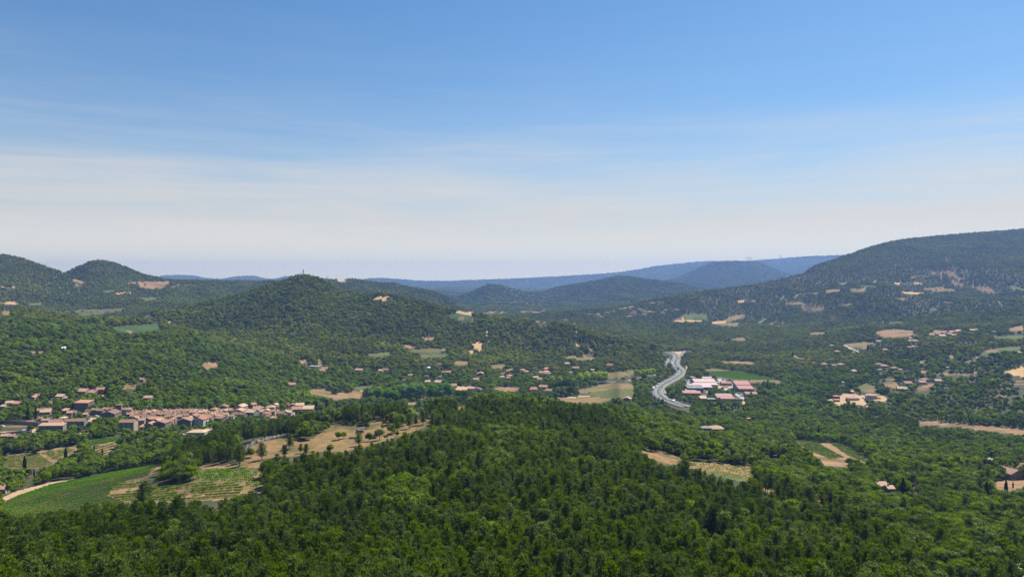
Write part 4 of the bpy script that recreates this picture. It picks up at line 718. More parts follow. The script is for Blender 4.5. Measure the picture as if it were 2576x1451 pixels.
shed(1206, 1462, 458, 404, 4.0, 'g', 'red', 'beige', "small separate red roofed shed at the far side of the yard", 18, -3, rise=2, nwin=4)
shed(1650, 2040, 604, 460, 5.0, 's', 'red', 'greyw', "stepped red roofed hall with two rows of cream skylights", 46, -3, rise=3.2, nwin=4, skyl=9)
shed(1830, 2146, 735, 668, 4.6, 'g', 'red', 'beige', "dull red gabled shed at the right of the estate", 20, 3, rise=2.4, nwin=3)
shed(1120, 1548, 852, 778, 5.5, 'm', 'red', 'dark', "patchy red roof above the long beige retaining front", 22, -1, rise=2.2, nwin=0)
shed(1094, 1742, 860, 850, 5.2, 't', 'grey', 'beige', "long blank beige front building below the patchy red roof", 5, -2, nwin=0, free=.95, door=False)
shed(848, 1094, 870, 800, 3.4, 't', 'grey', 'dark', "low dark flat roofed annex left of the blank beige front", 14, -2, nwin=2)
shed(1090, 1500, 770, 728, 5.0, 't', 'grey', 'greyw', "flat pale grey roof behind the patchy red one", 20, -2, nwin=0)
shed(665, 830, 850, 762, 3.4, 'm', 'cream', 'beige', "squat cream coloured shed standing alone in the trees", 16, -2, rise=1.6, nwin=1)
shed(1892, 2108, 452, 396, 3.6, 'h', 'brown', 'beige', "brown hipped roof house behind the stepped hall", 14, 4, rise=3, nwin=3)
shed(2336, 2444, 418, 392, 3, 'g', 'terra', 'beige', "little orange roofed building at the far right of the estate", 9, 0, nwin=2)
shed(470, 562, 322, 252, 3, 'm', 'grey', 'greyw', "small grey lean-to at the far left corner of the estate", 22, 10, rise=1, nwin=1)
# auto labels from rank
SETD = {'V': "in the old village", 'centre': "left of the motorway", 'right': "right of the motorway", 'hamlet': "in the right hamlet"}
bysr = {}
for r, s, roof, u_, z_ in auto: bysr.setdefault((s, roof), []).append((u_, r))
for (s, roof), L in bysr.items():
    L.sort(key=lambda t: t[0])
    for k, (_, r) in enumerate(L):
        pos = (ORD[k] + " from the left") if k < len(L) / 2 else (ORD[len(L) - 1 - k] + " from the right")
        if len(L) == 1: pos = "the only one"
        r['label'] = f"{RN[roof]} roofed house {SETD[s]}, {pos}"
# far town at the foot of the blue hills
TZ = "buildings of the distant town"
tp = [(484 + rng.random() * 22, 313.5 + rng.normal(0, 1.0)) for _ in range(34)] + [(520 + rng.random() * 26, 312.5 + rng.normal(0, 1.1)) for _ in range(26)] + [(527 + rng.random() * 14, 304.5 + rng.normal(0, 1.0)) for _ in range(10)] + [(560 + rng.random() * 40, 297 + rng.normal(0, 1.4)) for _ in range(8)]
tb = {}
for r_ in ('salmon', 'white', 'cream', 'grey'):
    m_ = MB(); m_.box(-9, 9, 0, 12, -3, 8); m_.add([(-9.6, -.6, 8.01), (9.6, -.6, 8.01), (9.6, 12.6, 8.01), (-9.6, 12.6, 8.01), (-9.6, 6, 11), (9.6, 6, 11)], [(0, 1, 5, 4), (2, 3, 4, 5), (1, 2, 5), (3, 0, 4), (3, 2, 1, 0)])
    me = m_.mesh("town_building", WALL['beige']); me.materials.append(ROOF[r_])
    for p in me.polygons: p.material_index = 1 if p.index >= 6 else 0
    tb[r_] = me
for u_, v_ in tp:
    p = at(u_, v_, dmin=2000)
    if p is None or p[1] > 9000: continue
    rf_ = random.choice(['salmon', 'grey', 'cream', 'grey', 'salmon']); s_ = random.uniform(.35, .7)
    o = link("town_building", tb[rf_], loc=p, rz=random.uniform(-.5, .5)); o.scale = (s_ * 1.2, s_, s_)
    tag(o, f"tiny {RN[rf_]} roofed building in the distant town in the gap between hills", "building", f"{RN[rf_]} roofed {TZ}")
    HOUSES.append((u_ - 2.4, u_ + 2.4, v_ - 3, v_ + .2, p[1], p[0], p[1] + 6, 22))
# scattered far villas on the slope centre right
FZ = "far villas on the wooded slope beyond the motorway"
fv = [(1560,690),(1530,672),(1620,645),(1680,635),(1760,610),(1800,605),(1850,600),(1870,590),(1880,585),(1900,635),(1905,655),(1870,660),(1830,690),(1860,685),(2000,665),(2020,640),(2060,640),(2080,640),(2100,640),(2190,650),(2220,625),(2340,620),(2090,548),(2180,548),(1190,722),(1280,765),(1450,668),(1960,615)]
fl = sorted((uv('c', *p) for p in fv), key=lambda t: t[0]); k = 0
for u_, v_ in fl:
    p = at(u_, v_, dmin=1500)
    if p is None or p[1] > 6000: continue
    rf_ = random.choice(['salmon', 'cream', 'cream']); s_ = random.uniform(.45, .7) * 1.1
    o = link("villa", tb[rf_], loc=p, rz=random.uniform(-.5, .5)); o.scale = (s_, s_, s_ * .7)
    tag(o, f"far pale villa on the wooded slope beyond the motorway, {ORD[k]} from the left", "villa", FZ); k += 1
    HOUSES.append((u_ - 2.6, u_ + 2.6, v_ - 2.4, v_ + .2, p[1], p[0], p[1] + 6, 14))
# ------------------------------------------------------------------ vehicles
def paint(name, c): return surf_mat(name, c, tuple(min(1, x * 1.05) for x in c), 1.0, 0.3, 1, spec=.5)
CP = {'white': paint("white_car_paint", (.78, .78, .78)), 'dark': paint("dark_car_paint", (.03, .035, .04)), 'yellow': paint("yellow_paint", (.75, .6, .05)), 'orange': paint("orange_paint", (.75, .28, .04)),
      'silver': paint("silver_car_paint", (.45, .46, .48)), 'maroon': paint("maroon_car_paint", (.16, .03, .03)), 'blue': paint("blue_car_paint", (.05, .14, .4)), 'grey': paint("grey_car_paint", (.2, .2, .21))}
M['tyre'] = surf_mat("tyre", (.02, .02, .02), (.03, .03, .03), 1, .9)
CARM = {}
def car_meshes(col, kind):
    if (col, kind) in CARM: return CARM[(col, kind)]
    b = MB(); g_ = MB()
    if kind == 'car':
        prof_ = [(-2.2, .35), (-2.2, .85), (-1.3, .98), (-.7, 1.45), (1.0, 1.48), (1.75, 1.05), (2.2, .95), (2.2, .35)]
        n = len(prof_); vs = [(-.88, y, z) for y, z in prof_] + [(.88, y, z) for y, z in prof_]
        b.add(vs, [tuple(range(n)), tuple(range(2 * n - 1, n - 1, -1))] + [(k, n + k, n + (k + 1) % n, (k + 1) % n) for k in range(n)])
        g_.add([(-.9, -1.2, 1.0), (-.9, -.68, 1.4), (-.9, .95, 1.42), (-.9, 1.55, 1.05), (.9, -1.2, 1.0), (.9, -.68, 1.4), (.9, .95, 1.42), (.9, 1.55, 1.05)], [(0, 1, 2, 3), (7, 6, 5, 4)])
        g_.add([(-.75, -1.27, 1.03), (.75, -1.27, 1.03), (.7, -.76, 1.43), (-.7, -.76, 1.43)], [(0, 1, 2, 3)])
        L, r = 1.35, .34
    elif kind == 'van':
        b.box(-1, 1, -2.6, 2.6, .4, 2.5); g_.box(-.9, .9, -2.63, -2.6, 1.4, 2.2); L, r = 1.7, .38
    else:
        b.box(-1.28, 1.28, -4.4, 8, 1.0, 4.0); b.box(-1.25, 1.25, -7, -4.9, .6, 3.5); b.box(-.6, .6, -5, 8, .6, .98); g_.box(-1.1, 1.1, -7.04, -7, 2.0, 3.1); L, r = 5.5, .5
    w_ = MB()
    w_.tube((-.12, 0, 0), (.12, 0, 0), r, r, 10)
    CARM[(col, kind)] = (b.mesh('body', CP[col]), g_.mesh('window', M['glass']), w_.mesh('wheel', M['tyre']), L, r); return CARM[(col, kind)]
def car(fr, x, y, col, kind='car', label=None, group=None, road=True, yaw=None, cat=None):
    p = at(*uv(fr, x, y), dmin=400)
    if p is None: return
    z = p[2] + .05
    if road:
        k = int(np.linalg.norm(MW - p[:2], axis=1).argmin()); t = MW[min(k + 1, nMW - 1)] - MW[max(k - 1, 0)]
        n_ = np.array([t[1], -t[0]]); n_ /= np.linalg.norm(n_); off = float((p[:2] - MW[k]) @ n_)
        off = math.copysign(min(9, max(3.6, abs(off))), off); q = MW[k] + n_ * off; p = np.array([q[0], q[1], 0]); z = ZM[k] + 1.02
        yaw = math.atan2(t[1], t[0]) - math.pi / 2
    b, gl, wh, L, r = car_meshes(col, kind)
    nm = {'car': 'car', 'van': 'van', 'truck': 'truck'}[kind]
    root = bpy.data.objects.new(nm, None); C.objects.link(root); root.location = (p[0], p[1], z); root.rotation_euler = (0, 0, yaw or 0); root.scale = (1.15,) * 3
    link('body', b, root); link('window', gl, root)
    for sx in (-1, 1):
        for sy in (-1, 1):
            w_ = link('wheel', wh, root, (sx * (.8 if kind == 'car' else .95), sy * L, r))
    tag(root, label, cat or nm, group)
    if not road:
        u_, v_ = uv(fr, x, y); HOUSES.append((u_ - 1.2, u_ + 1.2, v_ - 1.5, v_ + .5, p[1], p[0], p[1], 4))
MG = "vehicles on the motorway"
for k, (x, y, c, kd, lb) in enumerate([(672,357,'white','car',"white car near the far bend of the motorway"),(615,480,'white','car',"white car entering the upper curve, first of a close pair"),(625,505,'white','car',"white car in the upper curve, second of a close pair"),
    (685,563,'dark','car',"dark car just ahead of the black lorry"),(722,572,'white','van',"white van running beside the median before the lorry"),(735,615,'dark','truck',"dark lorry in the middle of the motorway bend"),
    (773,628,'yellow','car',"yellow car next to the median beside the dark lorry"),(690,725,'white','car',"lone white car below the middle bend"),(467,833,'orange','car',"orange car on the long sloping stretch"),
    (357,893,'white','car',"white car following above the big white truck, the farther one"),(317,957,'white','van',"white van beside the big white truck"),(262,1005,'white','truck',"big white truck in the wide lower left curve"),
    (425,972,'maroon','car',"dark red car on the inner lanes of the lower curve"),(418,1000,'silver','car',"silver car just below the dark red one"),(765,395,'dark','car',"dark car on the right lanes under the slip road"),
    (720,410,'dark','car',"dark car on the right lanes farther left of the slip road"),(672,1224,'silver','car',"silver car at the lower end of the motorway"),(625,1222,'dark','car',"dark car at the lower end of the motorway"),(572,856,'grey','car',"grey car on the right lanes of the sloping stretch")]):
    car('e', x, y, c, kd, lb, MG)
PG = "cars parked by the business sheds"
for x, y, c, kd, lb in [(310,428,'white','van',"white van parked nearest the trees left of the sheds"),(340,405,'white','car',"white car, second in the line left of the sheds"),(370,388,'white','car',"white car, third in the line left of the sheds"),(432,362,'white','car',"white car alone at the far end of the line left of the sheds"),
    (400,424,'silver','car',"silver car parked farthest beside the largest shed"),(395,446,'white','car',"white car parked beside the largest shed"),(450,408,'dark','car',"dark car parked beside the corner of the largest shed"),(400,470,'white','van',"white van parked at the end of the pink canopy"),
    (1222,362,'silver','car',"silver car behind the largest shed's right end"),(1236,378,'dark','car',"dark car behind the largest shed's right end"),(1275,388,'white','car',"white car behind the largest shed's right end"),(1312,386,'silver','car',"silver car farthest right behind the largest shed"),
    (755,660,'white','car',"white car in front of the tall dark shed"),(790,668,'silver','car',"silver car in front of the tall dark shed"),(1722,792,'white','van',"white van on the yard below the red gabled shed"),(1745,800,'silver','car',"silver car on the yard below the red gabled shed"),(1560,496,'white','van',"white van on the curved estate road")]:
    car('f', x, y, c, kd, lb, PG, road=False, yaw=random.uniform(.8, 1.9))
for fr, x, y, c, kd, lb in [('1',1398,778,'white','car',"white car on the village lane below the keep"),('1',35,925,'white','car',"white car parked at the left edge of the village"),('1',370,1004,'white','van',"white van on the road at the left of the village"),('1',180,1076,'white','car',"white car beside the lowest salmon roof at left"),
    ('6',622,998,'silver','car',"silver car in front of the low white villa"),('6',540,988,'white','car',"white car at the left end of the low white villa"),('6',536,1004,'dark','car',"dark car at the left end of the low white villa"),('6',905,986,'yellow','van',"yellowish van right of the large white villa"),
    ('3',1120,514,'silver','car',"silver car under the big plane trees"),('3',1310,210,'white','van',"white van among the houses above the plane trees"),('2',1195,636,'dark','car',"dark car in the village car park, leftmost"),('2',1225,640,'white','car',"white car in the village car park"),
    ('2',1262,652,'dark','car',"dark car in the village car park, between a white and a silver one"),('2',1290,660,'silver','car',"silver car in the village car park, rightmost"),('2',118,1052,'white','car',"white car left of the modern bungalow")]:
    car(fr, x, y, c, kd, lb, None, road=False, yaw=random.uniform(.9, 1.9))
# ------------------------------------------------------------------ masts on the hills
def mast(u, d, v1, label, r=1.2, name="antenna_mast", dishes=True):
    x = (u - 512) / F * d; p = (x, d, ground(x, d)); h = ZC - (v1 - EYE) / F * d - p[2]
    root = bpy.data.objects.new(name, None); C.objects.link(root); root.location = p
    b = MB(); s = r
    for sx, sy in ((-1, -1), (1, -1), (1, 1), (-1, 1)): b.tube((sx * s, sy * s, -2), (sx * s * .35, sy * s * .35, h * .9), .38, .3, 5)
    n = int(h / 3)
    for k in range(n):
        z0 = k * 3.0 * .9; q = s * (1 - .65 * z0 / h); z1 = z0 + 2.7; q1 = s * (1 - .65 * z1 / h)
        for (ax, ay), (bx, by) in (((-1, -1), (1, -1)), ((1, -1), (1, 1)), ((1, 1), (-1, 1)), ((-1, 1), (-1, -1))):
            b.tube((ax * q, ay * q, z0), (bx * q1, by * q1, z1), .2, .2, 4); b.tube((ax * q, ay * q, z0), (bx * q, by * q, z0), .2, .2, 4)
    b.obj('lattice', M['steel'], root)
    t = MB(); t.tube((0, 0, h * .85), (0, 0, h), .5, .3, 6); t.obj('pole', M['steel'], root)
    if dishes:
        for k in range(5):
            a = MB(); zz_ = h * (.45 + .1 * k); th = k * 2.1; c_ = np.array([math.cos(th) * 1.5, math.sin(th) * 1.5, zz_]); a.box(c_[0] - .5, c_[0] + .5, c_[1] - .4, c_[1] + .4, zz_ - 1.4, zz_ + 1.4); a.obj('aerial', M['steel'], root)
    tag(root, label, 'mast')
mast(303.2, 2195, 268.3, "tall lattice antenna mast on the summit of the central wooded hill", 1.8)
mast(300.6, 2190, 272.0, "short thin mast just left of the tall summit mast", .7, dishes=False)
mast(327.2, 3590, 275.5, "faint lattice mast on the plateau ridge right of the central hill", 2.2)
mast(325.0, 3590, 277.4, "small mast left of the faint plateau mast", 1.4, dishes=False)
mast(381.7, 3590, 280.6, "very small mast on the far ridge near the blue plateau", 1.6, dishes=False)
# wind turbines on the blue mesa
def turbine(u, v, label):
    d = 12700.0; x = (u - 512) / F * d; z = ground(x, d)
    root = bpy.data.objects.new("wind_turbine", None); C.objects.link(root); root.location = (x, d, z)
    b = MB(); b.tube((0, 0, -20), (0, 0, 95), 5, 3.4, 8); b.obj('tower', WALL['white'], root)
    a = MB(); a.box(-2.5, 2.5, -5, 6, 93, 98); a.obj('nacelle', WALL['white'], root); th = random.random() * 2
    for k in range(3):
        c_ = MB(); q = th + k * 2.094; c_.tube((0, -6, 96), (math.cos(q) * 42, -6, 96 + math.sin(q) * 42), 2.6, .8, 4); c_.obj('blade', WALL['white'], root)
    tag(root, label, 'wind turbine', "wind turbines on the far blue ridge")
for k, u_ in enumerate((747, 749.3, 751, 780.3)): turbine(u_, 259, f"white wind turbine on the far blue ridge, {ORD[k]} from the left")
# utility poles beside the field
for fr, x, y, h, lb in [('4',860,640,9,"wooden pole at the left of the brown meadow"),('4',1150,672,8,"wooden pole in the middle of the meadow's near edge"),('4',1433,690,8,"wooden pole beside the small dark field barn")]:
    p = at(*uv(fr, x, y)); r_ = bpy.data.objects.new("utility_pole", None); C.objects.link(r_); r_.location = p
    b = MB(); b.tube((0, 0, -1), (0, 0, h), .2, .13, 6); b.obj('pole', WALL['brownw'], r_); b = MB(); b.box(-.9, .9, -.08, .08, h - .8, h - .6); b.obj('crossarm', WALL['brownw'], r_); tag(r_, lb, 'pole')
# ------------------------------------------------------------------ rocks on the near spur
M['rock'] = surf_mat("grey_limestone", (0.10, 0.09, 0.08), (0.24, 0.22, 0.195), 0.5, 0.95, 9, c=(0.06, 0.058, 0.05), bump=.6)
def rock_mesh(sx, sy, sz, seed, n=24, m=12):
    r_ = np.random.default_rng(seed); v = []; 
    for i in range(m + 1):
        ph = math.pi * i / m
        for j in range(n):
            th = 2 * math.pi * j / n; x, y, z = math.sin(ph) * math.cos(th), math.sin(ph) * math.sin(th), math.cos(ph)
            x, y, z = [math.copysign(abs(c) ** .65, c) for c in (x, y, z)]
            q = 1 + .8 * float(fbm(np.array([x * 1.6 + seed]), np.array([y * 1.6 + z * 1.3 + 5]), seed, 4)[0])
            v.append((x * sx * q, y * sy * q, z * sz * q))
    f = [(i * n + j, (i + 1) * n + j, (i + 1) * n + (j + 1) % n, i * n + (j + 1) % n) for i in range(m) for j in range(n)]
    return mesh_np("rock", v, [np.array(f)], [M['rock']])
ROCKS = [('7',2165,268,34,11,"flat grey boulder lying on the brown meadow"),('7',2120,292,20,7,"low grey slab beside the flat boulder"),('7',1412,262,30,14,"grey rock face between the trees left of the meadow"),('3',150,1010,120,42,"pale grey crag rising from the dry slope"),
         ('3',585,930,55,26,"small grey rock on the upper dry slope"),('3',40,1095,110,26,"grey ledge at the left of the dry slope"),('3',340,1095,90,30,"grey ledge under the bushes on the dry slope"),('3',525,1075,60,24,"small pale ledge at the right end of the row"),
         ('2',830,1385,70,30,"grey rock among the pines left of the lone big pine"),('2',40,1400,90,34,"grey rock outcrop under the trees at the left"),('1',2520,1410,60,50,"dark grey rock among trees far left of the meadow")]
for fr, x, y, w_, h_, lb in ROCKS:
    p = at(*uv(fr, x, y)); s = p[1] / F / FR[fr][2]; k_ = w_ * s / 2
    o = link("rock", rock_mesh(k_, k_ * .55, h_ * s * 1.25, len(lb)), loc=p); tag(o, lb, "rock")
# the long rock ledge along the crest of the meadow
cr = [np.array(at(*uv('7', x, y))) for x, y in [(1935,205),(1975,178),(2040,140),(2120,116),(2200,100),(2285,86)]]
v = []; f = []
cr = np.array(cr); tt = np.linspace(0, len(cr) - 1, 60); line = np.stack([np.interp(tt, np.arange(len(cr)), cr[:, k]) for k in range(3)], 1)
for i, p in enumerate(line):
    hgt = 1.6 + 1.2 * (i / 60 < .35) + random.uniform(-.5, .5)
    for k, (dy, dz) in enumerate(((-1.0, -1.2), (-.8, hgt * .55), (-.2, hgt), (3.2, hgt * 1.1), (6.5, hgt * .6), (8, -1.5))):
        v.append((p[0] + random.uniform(-.5, .5), p[1] + dy + random.uniform(-.4, .4), p[2] + dz + random.uniform(-.3, .3) * (dz > 0)))
f = [(i * 6 + k, (i + 1) * 6 + k, (i + 1) * 6 + k + 1, i * 6 + k + 1) for i in range(59) for k in range(5)]
tag(link("rock_ledge", mesh_np("rock_ledge", v, [np.array(f)], [M['rock']])), "long curved grey rock ledge along the crest of the brown meadow", "rock ledge")
HOUSES.append((243, 288, 434, 450, 580, 0, -100, 1))
# retaining walls at the left of the village
for fr, pts, h, lb in [('1', [(0,880),(200,880),(420,900),(560,915)], 4.2, "tall dark retaining wall under the terraces left of the village"), ('1', [(0,1040),(200,1020),(420,1000)], 2.2, "low pale roadside wall left of the village")]:
    P = [at(*uv(fr, *p)) for p in pts]; b = MB()
    for a_, c_ in zip(P[:-1], P[1:]):
        b.add([(a_[0], a_[1], a_[2]-2), (c_[0], c_[1], c_[2]-2), (c_[0], c_[1]+.6, c_[2]-2), (a_[0], a_[1]+.6, a_[2]-2), (a_[0], a_[1], a_[2]+h), (c_[0], c_[1], c_[2]+h), (c_[0], c_[1]+.6, c_[2]+h), (a_[0], a_[1]+.6, a_[2]+h)], [(3,2,1,0),(4,5,6,7),(0,1,5,4),(1,2,6,5),(2,3,7,6),(3,0,4,7)])
    tag(b.obj("stone_wall", WALL['stone']), lb, "wall")
    for a_, c_ in zip(pts[:-1], pts[1:]):
        u0, v0 = uv(fr, *a_); u1, v1 = uv(fr, *c_); HOUSES.append((u0, u1, min(v0, v1) - h * F / P[0][1] * .9, max(v0, v1) - .5, P[0][1], 0, -100, 1))
# ------------------------------------------------------------------ trees
def fac_quads(n, off=0): return (np.arange(n * 4).reshape(-1, 4) + off)
def cards(c, nrm, a, b, r_):
    """quads centred at c with normals nrm, half sizes a, b"""
    n = len(c); nrm = nrm / (np.linalg.norm(nrm, axis=1, keepdims=True) + 1e-9)
    t = np.cross(nrm, r_.normal(size=(n, 3))); t /= np.linalg.norm(t, axis=1, keepdims=True) + 1e-9; s = np.cross(nrm, t)
    a = np.broadcast_to(a, n)[:, None]; b = np.broadcast_to(b, n)[:, None]
    return np.stack([c - t * a, c - s * b * .8, c + t * a, c + s * b * 1.2], 1).reshape(-1, 3)
def ico_core(c, r, r_):
    t = (1 + 5 ** .5) / 2
    V_ = np.array([(-1,t,0),(1,t,0),(-1,-t,0),(1,-t,0),(0,-1,t),(0,1,t),(0,-1,-t),(0,1,-t),(t,0,-1),(t,0,1),(-t,0,-1),(-t,0,1)]) / 1.9
    V_ = V_ * (1 + r_.normal(0, .12, (12, 1)))
    F_ = np.array([(0,11,5),(0,5,1),(0,1,7),(0,7,10),(0,10,11),(1,5,9),(5,11,4),(11,10,2),(10,7,6),(7,1,8),(3,9,4),(3,4,2),(3,2,6),(3,6,8),(3,8,9),(4,9,5),(2,4,11),(6,2,10),(8,6,7),(9,8,1)])
    return V_ * r + c, F_
def broadleaf(seed, H, R, nl, nc, sz, squash=.72, open_=0.0, base=.28, core=.74):
    r_ = np.random.default_rng(seed); vs = []; q = []; tr = []; nv = 0
    lobes = []
    for k in range(nl):
        th = r_.random() * 6.283; rr = R * .62 * math.sqrt(r_.random()); zz_ = H * (base + .12 + (.86 - base - .2) * r_.random() * (1 - .35 * (rr / R)))
        lr = R * r_.uniform(.36, .58) * (1 - .3 * abs(zz_ / H - .55)); lobes.append((np.array([math.cos(th) * rr, math.sin(th) * rr, zz_]), lr))
    lobes.append((np.array([0, 0, H * .78]), R * .5))
    for c, lr in lobes:
        n = max(3, int(nc * (lr / R) ** 2 * 4 / nl)); d = r_.normal(size=(n, 3)); d[:, 2] = d[:, 2] * .9 + .25; d /= np.linalg.norm(d, axis=1, keepdims=True)
        rad = lr * r_.uniform(.78, 1.1, (n, 1)); p = c + d * rad * np.array([1, 1, squash])
        v_ = cards(p, d + r_.normal(0, .55, (n, 3)), sz * r_.uniform(.6, 1.2, n), sz * r_.uniform(.5, 1.0, n), r_)
        vs.append(v_); q.append(fac_quads(n, nv)); nv += len(v_)
    if core:
        for c, lr in lobes:
            V_, F_ = ico_core(c, np.array([lr, lr, lr * squash]) * core, r_); vs.append(V_); tr.append(F_ + nv); nv += len(V_)
    return np.concatenate(vs), [np.concatenate(q)] + ([np.concatenate(tr)] if tr else []), lobes
def pine(seed, H, R, lev, nb, nt_, sz, flat=False):
    r_ = np.random.default_rng(seed); C_ = []; Nn = []
    lean = r_.normal(0, .03, 2)
    for l in range(lev):
        f_ = (l + r_.random() * .6) / lev
        z = H * ((.66 if flat else .22) + (.34 if flat else .78) * f_)
        prof_ = (1 - f_ * .55) if flat else (1 - f_) ** .52 * min(1, .5 + f_ * 1.6) * r_.uniform(.8, 1.15) + .1
        for k in range(nb):
            if r_.random() < .18: continue
            th = 6.283 * (k + r_.random() * .8) / nb + l; L = R * prof_ * r_.uniform(.65, 1.15)
            s = np.sqrt(r_.uniform(.08, 1, nt_)) * L
            zz_ = z + s * r_.uniform(-.05, .30) + r_.normal(0, .16, nt_)
            C_.append(np.stack([np.cos(th) * s + r_.normal(0, .22, nt_) + lean[0] * zz_, np.sin(th) * s + r_.normal(0, .22, nt_) + lean[1] * zz_, zz_], 1))
            Nn.append(np.stack([np.full(nt_, math.cos(th)), np.full(nt_, math.sin(th)), np.full(nt_, .55)], 1) + r_.normal(0, .5, (nt_, 3)))
    c = np.concatenate(C_); nr = np.concatenate(Nn); n = len(c)
    # long axis points up and out like the candles of a pine
    ax = nr * np.array([.5, .5, 0]) + np.array([0, 0, 1.0]) + r_.normal(0, .35, (n, 3)); ax /= np.linalg.norm(ax, axis=1, keepdims=True)
    t = np.cross(ax, nr + 1e-3); t /= np.linalg.norm(t, axis=1, keepdims=True); a = (sz * r_.uniform(.35, .6, n))[:, None]; b = (sz * r_.uniform(.7, 1.25, n))[:, None]
    v_ = np.stack([c - ax * b * .7, c - t * a, c + ax * b, c + t * a], 1).reshape(-1, 3)
    tr = []; vs = [v_]; nv = len(v_)
    m = 7; k = []
    for i, (zf, rf_) in enumerate(((.30, .30), (.45, .36), (.7, .22), (.95, .02)) if not flat else ((.68, .5), (.8, .62), (.92, .3), (1.0, .02))):
        for j in range(m): th = 6.283 * j / m + i; k.append((math.cos(th) * R * rf_ * r_.uniform(.7, 1.2), math.sin(th) * R * rf_ * r_.uniform(.7, 1.2), H * zf))
    vs.append(np.array(k)); F_ = np.array([(nv + i * m + j, nv + i * m + (j + 1) % m, nv + (i + 1) * m + (j + 1) % m, nv + (i + 1) * m + j) for i in range(3) for j in range(m)])
    return np.concatenate(vs), [np.concatenate([fac_quads(n), F_])], None
def cypress_geo(seed, H, R):
    r_ = np.random.default_rng(seed); n = 520; f_ = r_.random(n) ** .9; z = H * (.03 + .97 * f_); rr = R * np.minimum(1, .55 + f_ * 1.6) * (1 - f_ ** 2.6) ** .8 + .05; th = r_.random(n) * 6.283
    rr = rr * (1 + .15 * np.sin(th * 3 + z)); c = np.stack([np.cos(th) * rr, np.sin(th) * rr, z], 1); nr = np.stack([np.cos(th), np.sin(th), np.full(n, .2)], 1) + r_.normal(0, .4, (n, 3))
    ax = np.array([0, 0, 1.0]) + r_.normal(0, .25, (n, 3)); ax /= np.linalg.norm(ax, axis=1, keepdims=True); t = np.cross(ax, nr); t /= np.linalg.norm(t, axis=1, keepdims=True)
    v_ = np.stack([c - ax * .4, c - t * .22, c + ax * .6, c + t * .22], 1).reshape(-1, 3); nv = len(v_)
    m = 7; k = [(math.cos(6.283 * j / m) * R * q, math.sin(6.283 * j / m) * R * q, H * zf) for zf, q in ((.04, .6), (.3, .88), (.6, .72), (.97, .03)) for j in range(m)]
    F_ = np.array([(nv + i * m + j, nv + i * m + (j + 1) % m, nv + (i + 1) * m + (j + 1) % m, nv + (i + 1) * m + j) for i in range(3) for j in range(m)])
    return np.concatenate([v_, np.array(k)]), [np.concatenate([fac_quads(n), F_])], None
def trunk_mb(H, r0, lobes=None, seed=0, up=.8):
    b = MB(); b.tube((0, 0, -.8), (0, 0, H * up), r0, r0 * .35, 7)
    if lobes:
        for c, lr in lobes[:6]: b.tube((0, 0, H * .2 + c[2] * .15), tuple(c), r0 * .45, r0 * .12, 5)
    else:
        r_ = np.random.default_rng(seed)
        for k in range(10):
            th = r_.random() * 6.283; z = H * r_.uniform(.18, .7); L = H * .2; b.tube((0, 0, z), (math.cos(th) * L, math.sin(th) * L, z + L * .15), r0 * .3, r0 * .08, 4)
    return b
M['bark'] = surf_mat("bark", (0.075, 0.06, 0.045), (0.15, 0.12, 0.09), 2.0, .95)
LM = {'pine': leaf_mat("pine_needles", (0.060, 0.090, 0.014), (0.188, 0.250, 0.036), 60, .42), 'oak': leaf_mat("oak_leaves", (0.066, 0.098, 0.014), (0.205, 0.275, 0.036), 70, .38),
      'plane': leaf_mat("plane_tree_leaves", (0.14, 0.24, 0.03), (0.22, 0.34, 0.045), 70, .42), 'lime': leaf_mat("yellow_green_leaves", (0.36, 0.46, 0.04), (0.46, 0.56, 0.06), 60, .5),
      'cyp': leaf_mat("cypress_leaves", (0.014, 0.030, 0.010), (0.034, 0.058, 0.018), 60, .1), 'far': leaf_mat("distant_leaves", (0.080, 0.100, 0.018), (0.260, 0.292, 0.044), 170, .32),
      'vine': leaf_mat("vine_leaves", (0.08, 0.18, 0.014), (0.16, 0.28, 0.03), 25, .35), 'scrub': leaf_mat("grey_scrub_leaves", (0.06, 0.085, 0.035), (0.12, 0.145, 0.065), 60, .2)}
LM['evergreen'] = leaf_mat('far_wood_leaves', (0.030, 0.045, 0.014), (0.095, 0.115, 0.030), 420, .1)  # distant woods are dark evergreen in their own colour
def near_tree(kind, seed):
    if kind == 'pine':
        H = 11.2; v_, f_, _ = pine(seed, H, 3.2, 12, 9, 14, .35); t_ = trunk_mb(H, .2, None, seed, .93); m_ = LM['pine']
    elif kind == 'oak':
        H = 7.6; v_, f_, lb = broadleaf(seed, H, 3.8, 12, 1300, .33); t_ = trunk_mb(H, .22, lb, seed, .6); m_ = LM['oak']
    elif kind == 'plane':
        H = 20.0; v_, f_, lb = broadleaf(seed, H, 8.5, 16, 1500, .75, squash=.8, base=.3); t_ = trunk_mb(H, .6, lb, seed, .6); m_ = LM['plane']
    elif kind == 'lime':
        H = 13.0; v_, f_, lb = broadleaf(seed, H, 4.6, 11, 800, .55, squash=.9, base=.38, core=.6); t_ = trunk_mb(H, .3, lb, seed, .6); m_ = LM['lime']
    elif kind == 'umbrella':
        H = 13.0; v_, f_, _ = pine(seed, H, 6.5, 5, 12, 16, .75, True); t_ = trunk_mb(H, .35, None, seed, .8); m_ = LM['pine']
    elif kind == 'cyp':
        H = 10.0; v_, f_, _ = cypress_geo(seed, H, 1.15); t_ = trunk_mb(H, .18, None, seed, .3); m_ = LM['cyp']
    return mesh_np("crown", v_, f_, [m_]), t_.mesh("trunk", M['bark']), H
TREES = {k: [near_tree(k, 100 + 7 * s) for s in range(n)] for k, n in (('pine', 5), ('oak', 5), ('plane', 3), ('lime', 3), ('umbrella', 2), ('cyp', 3))}
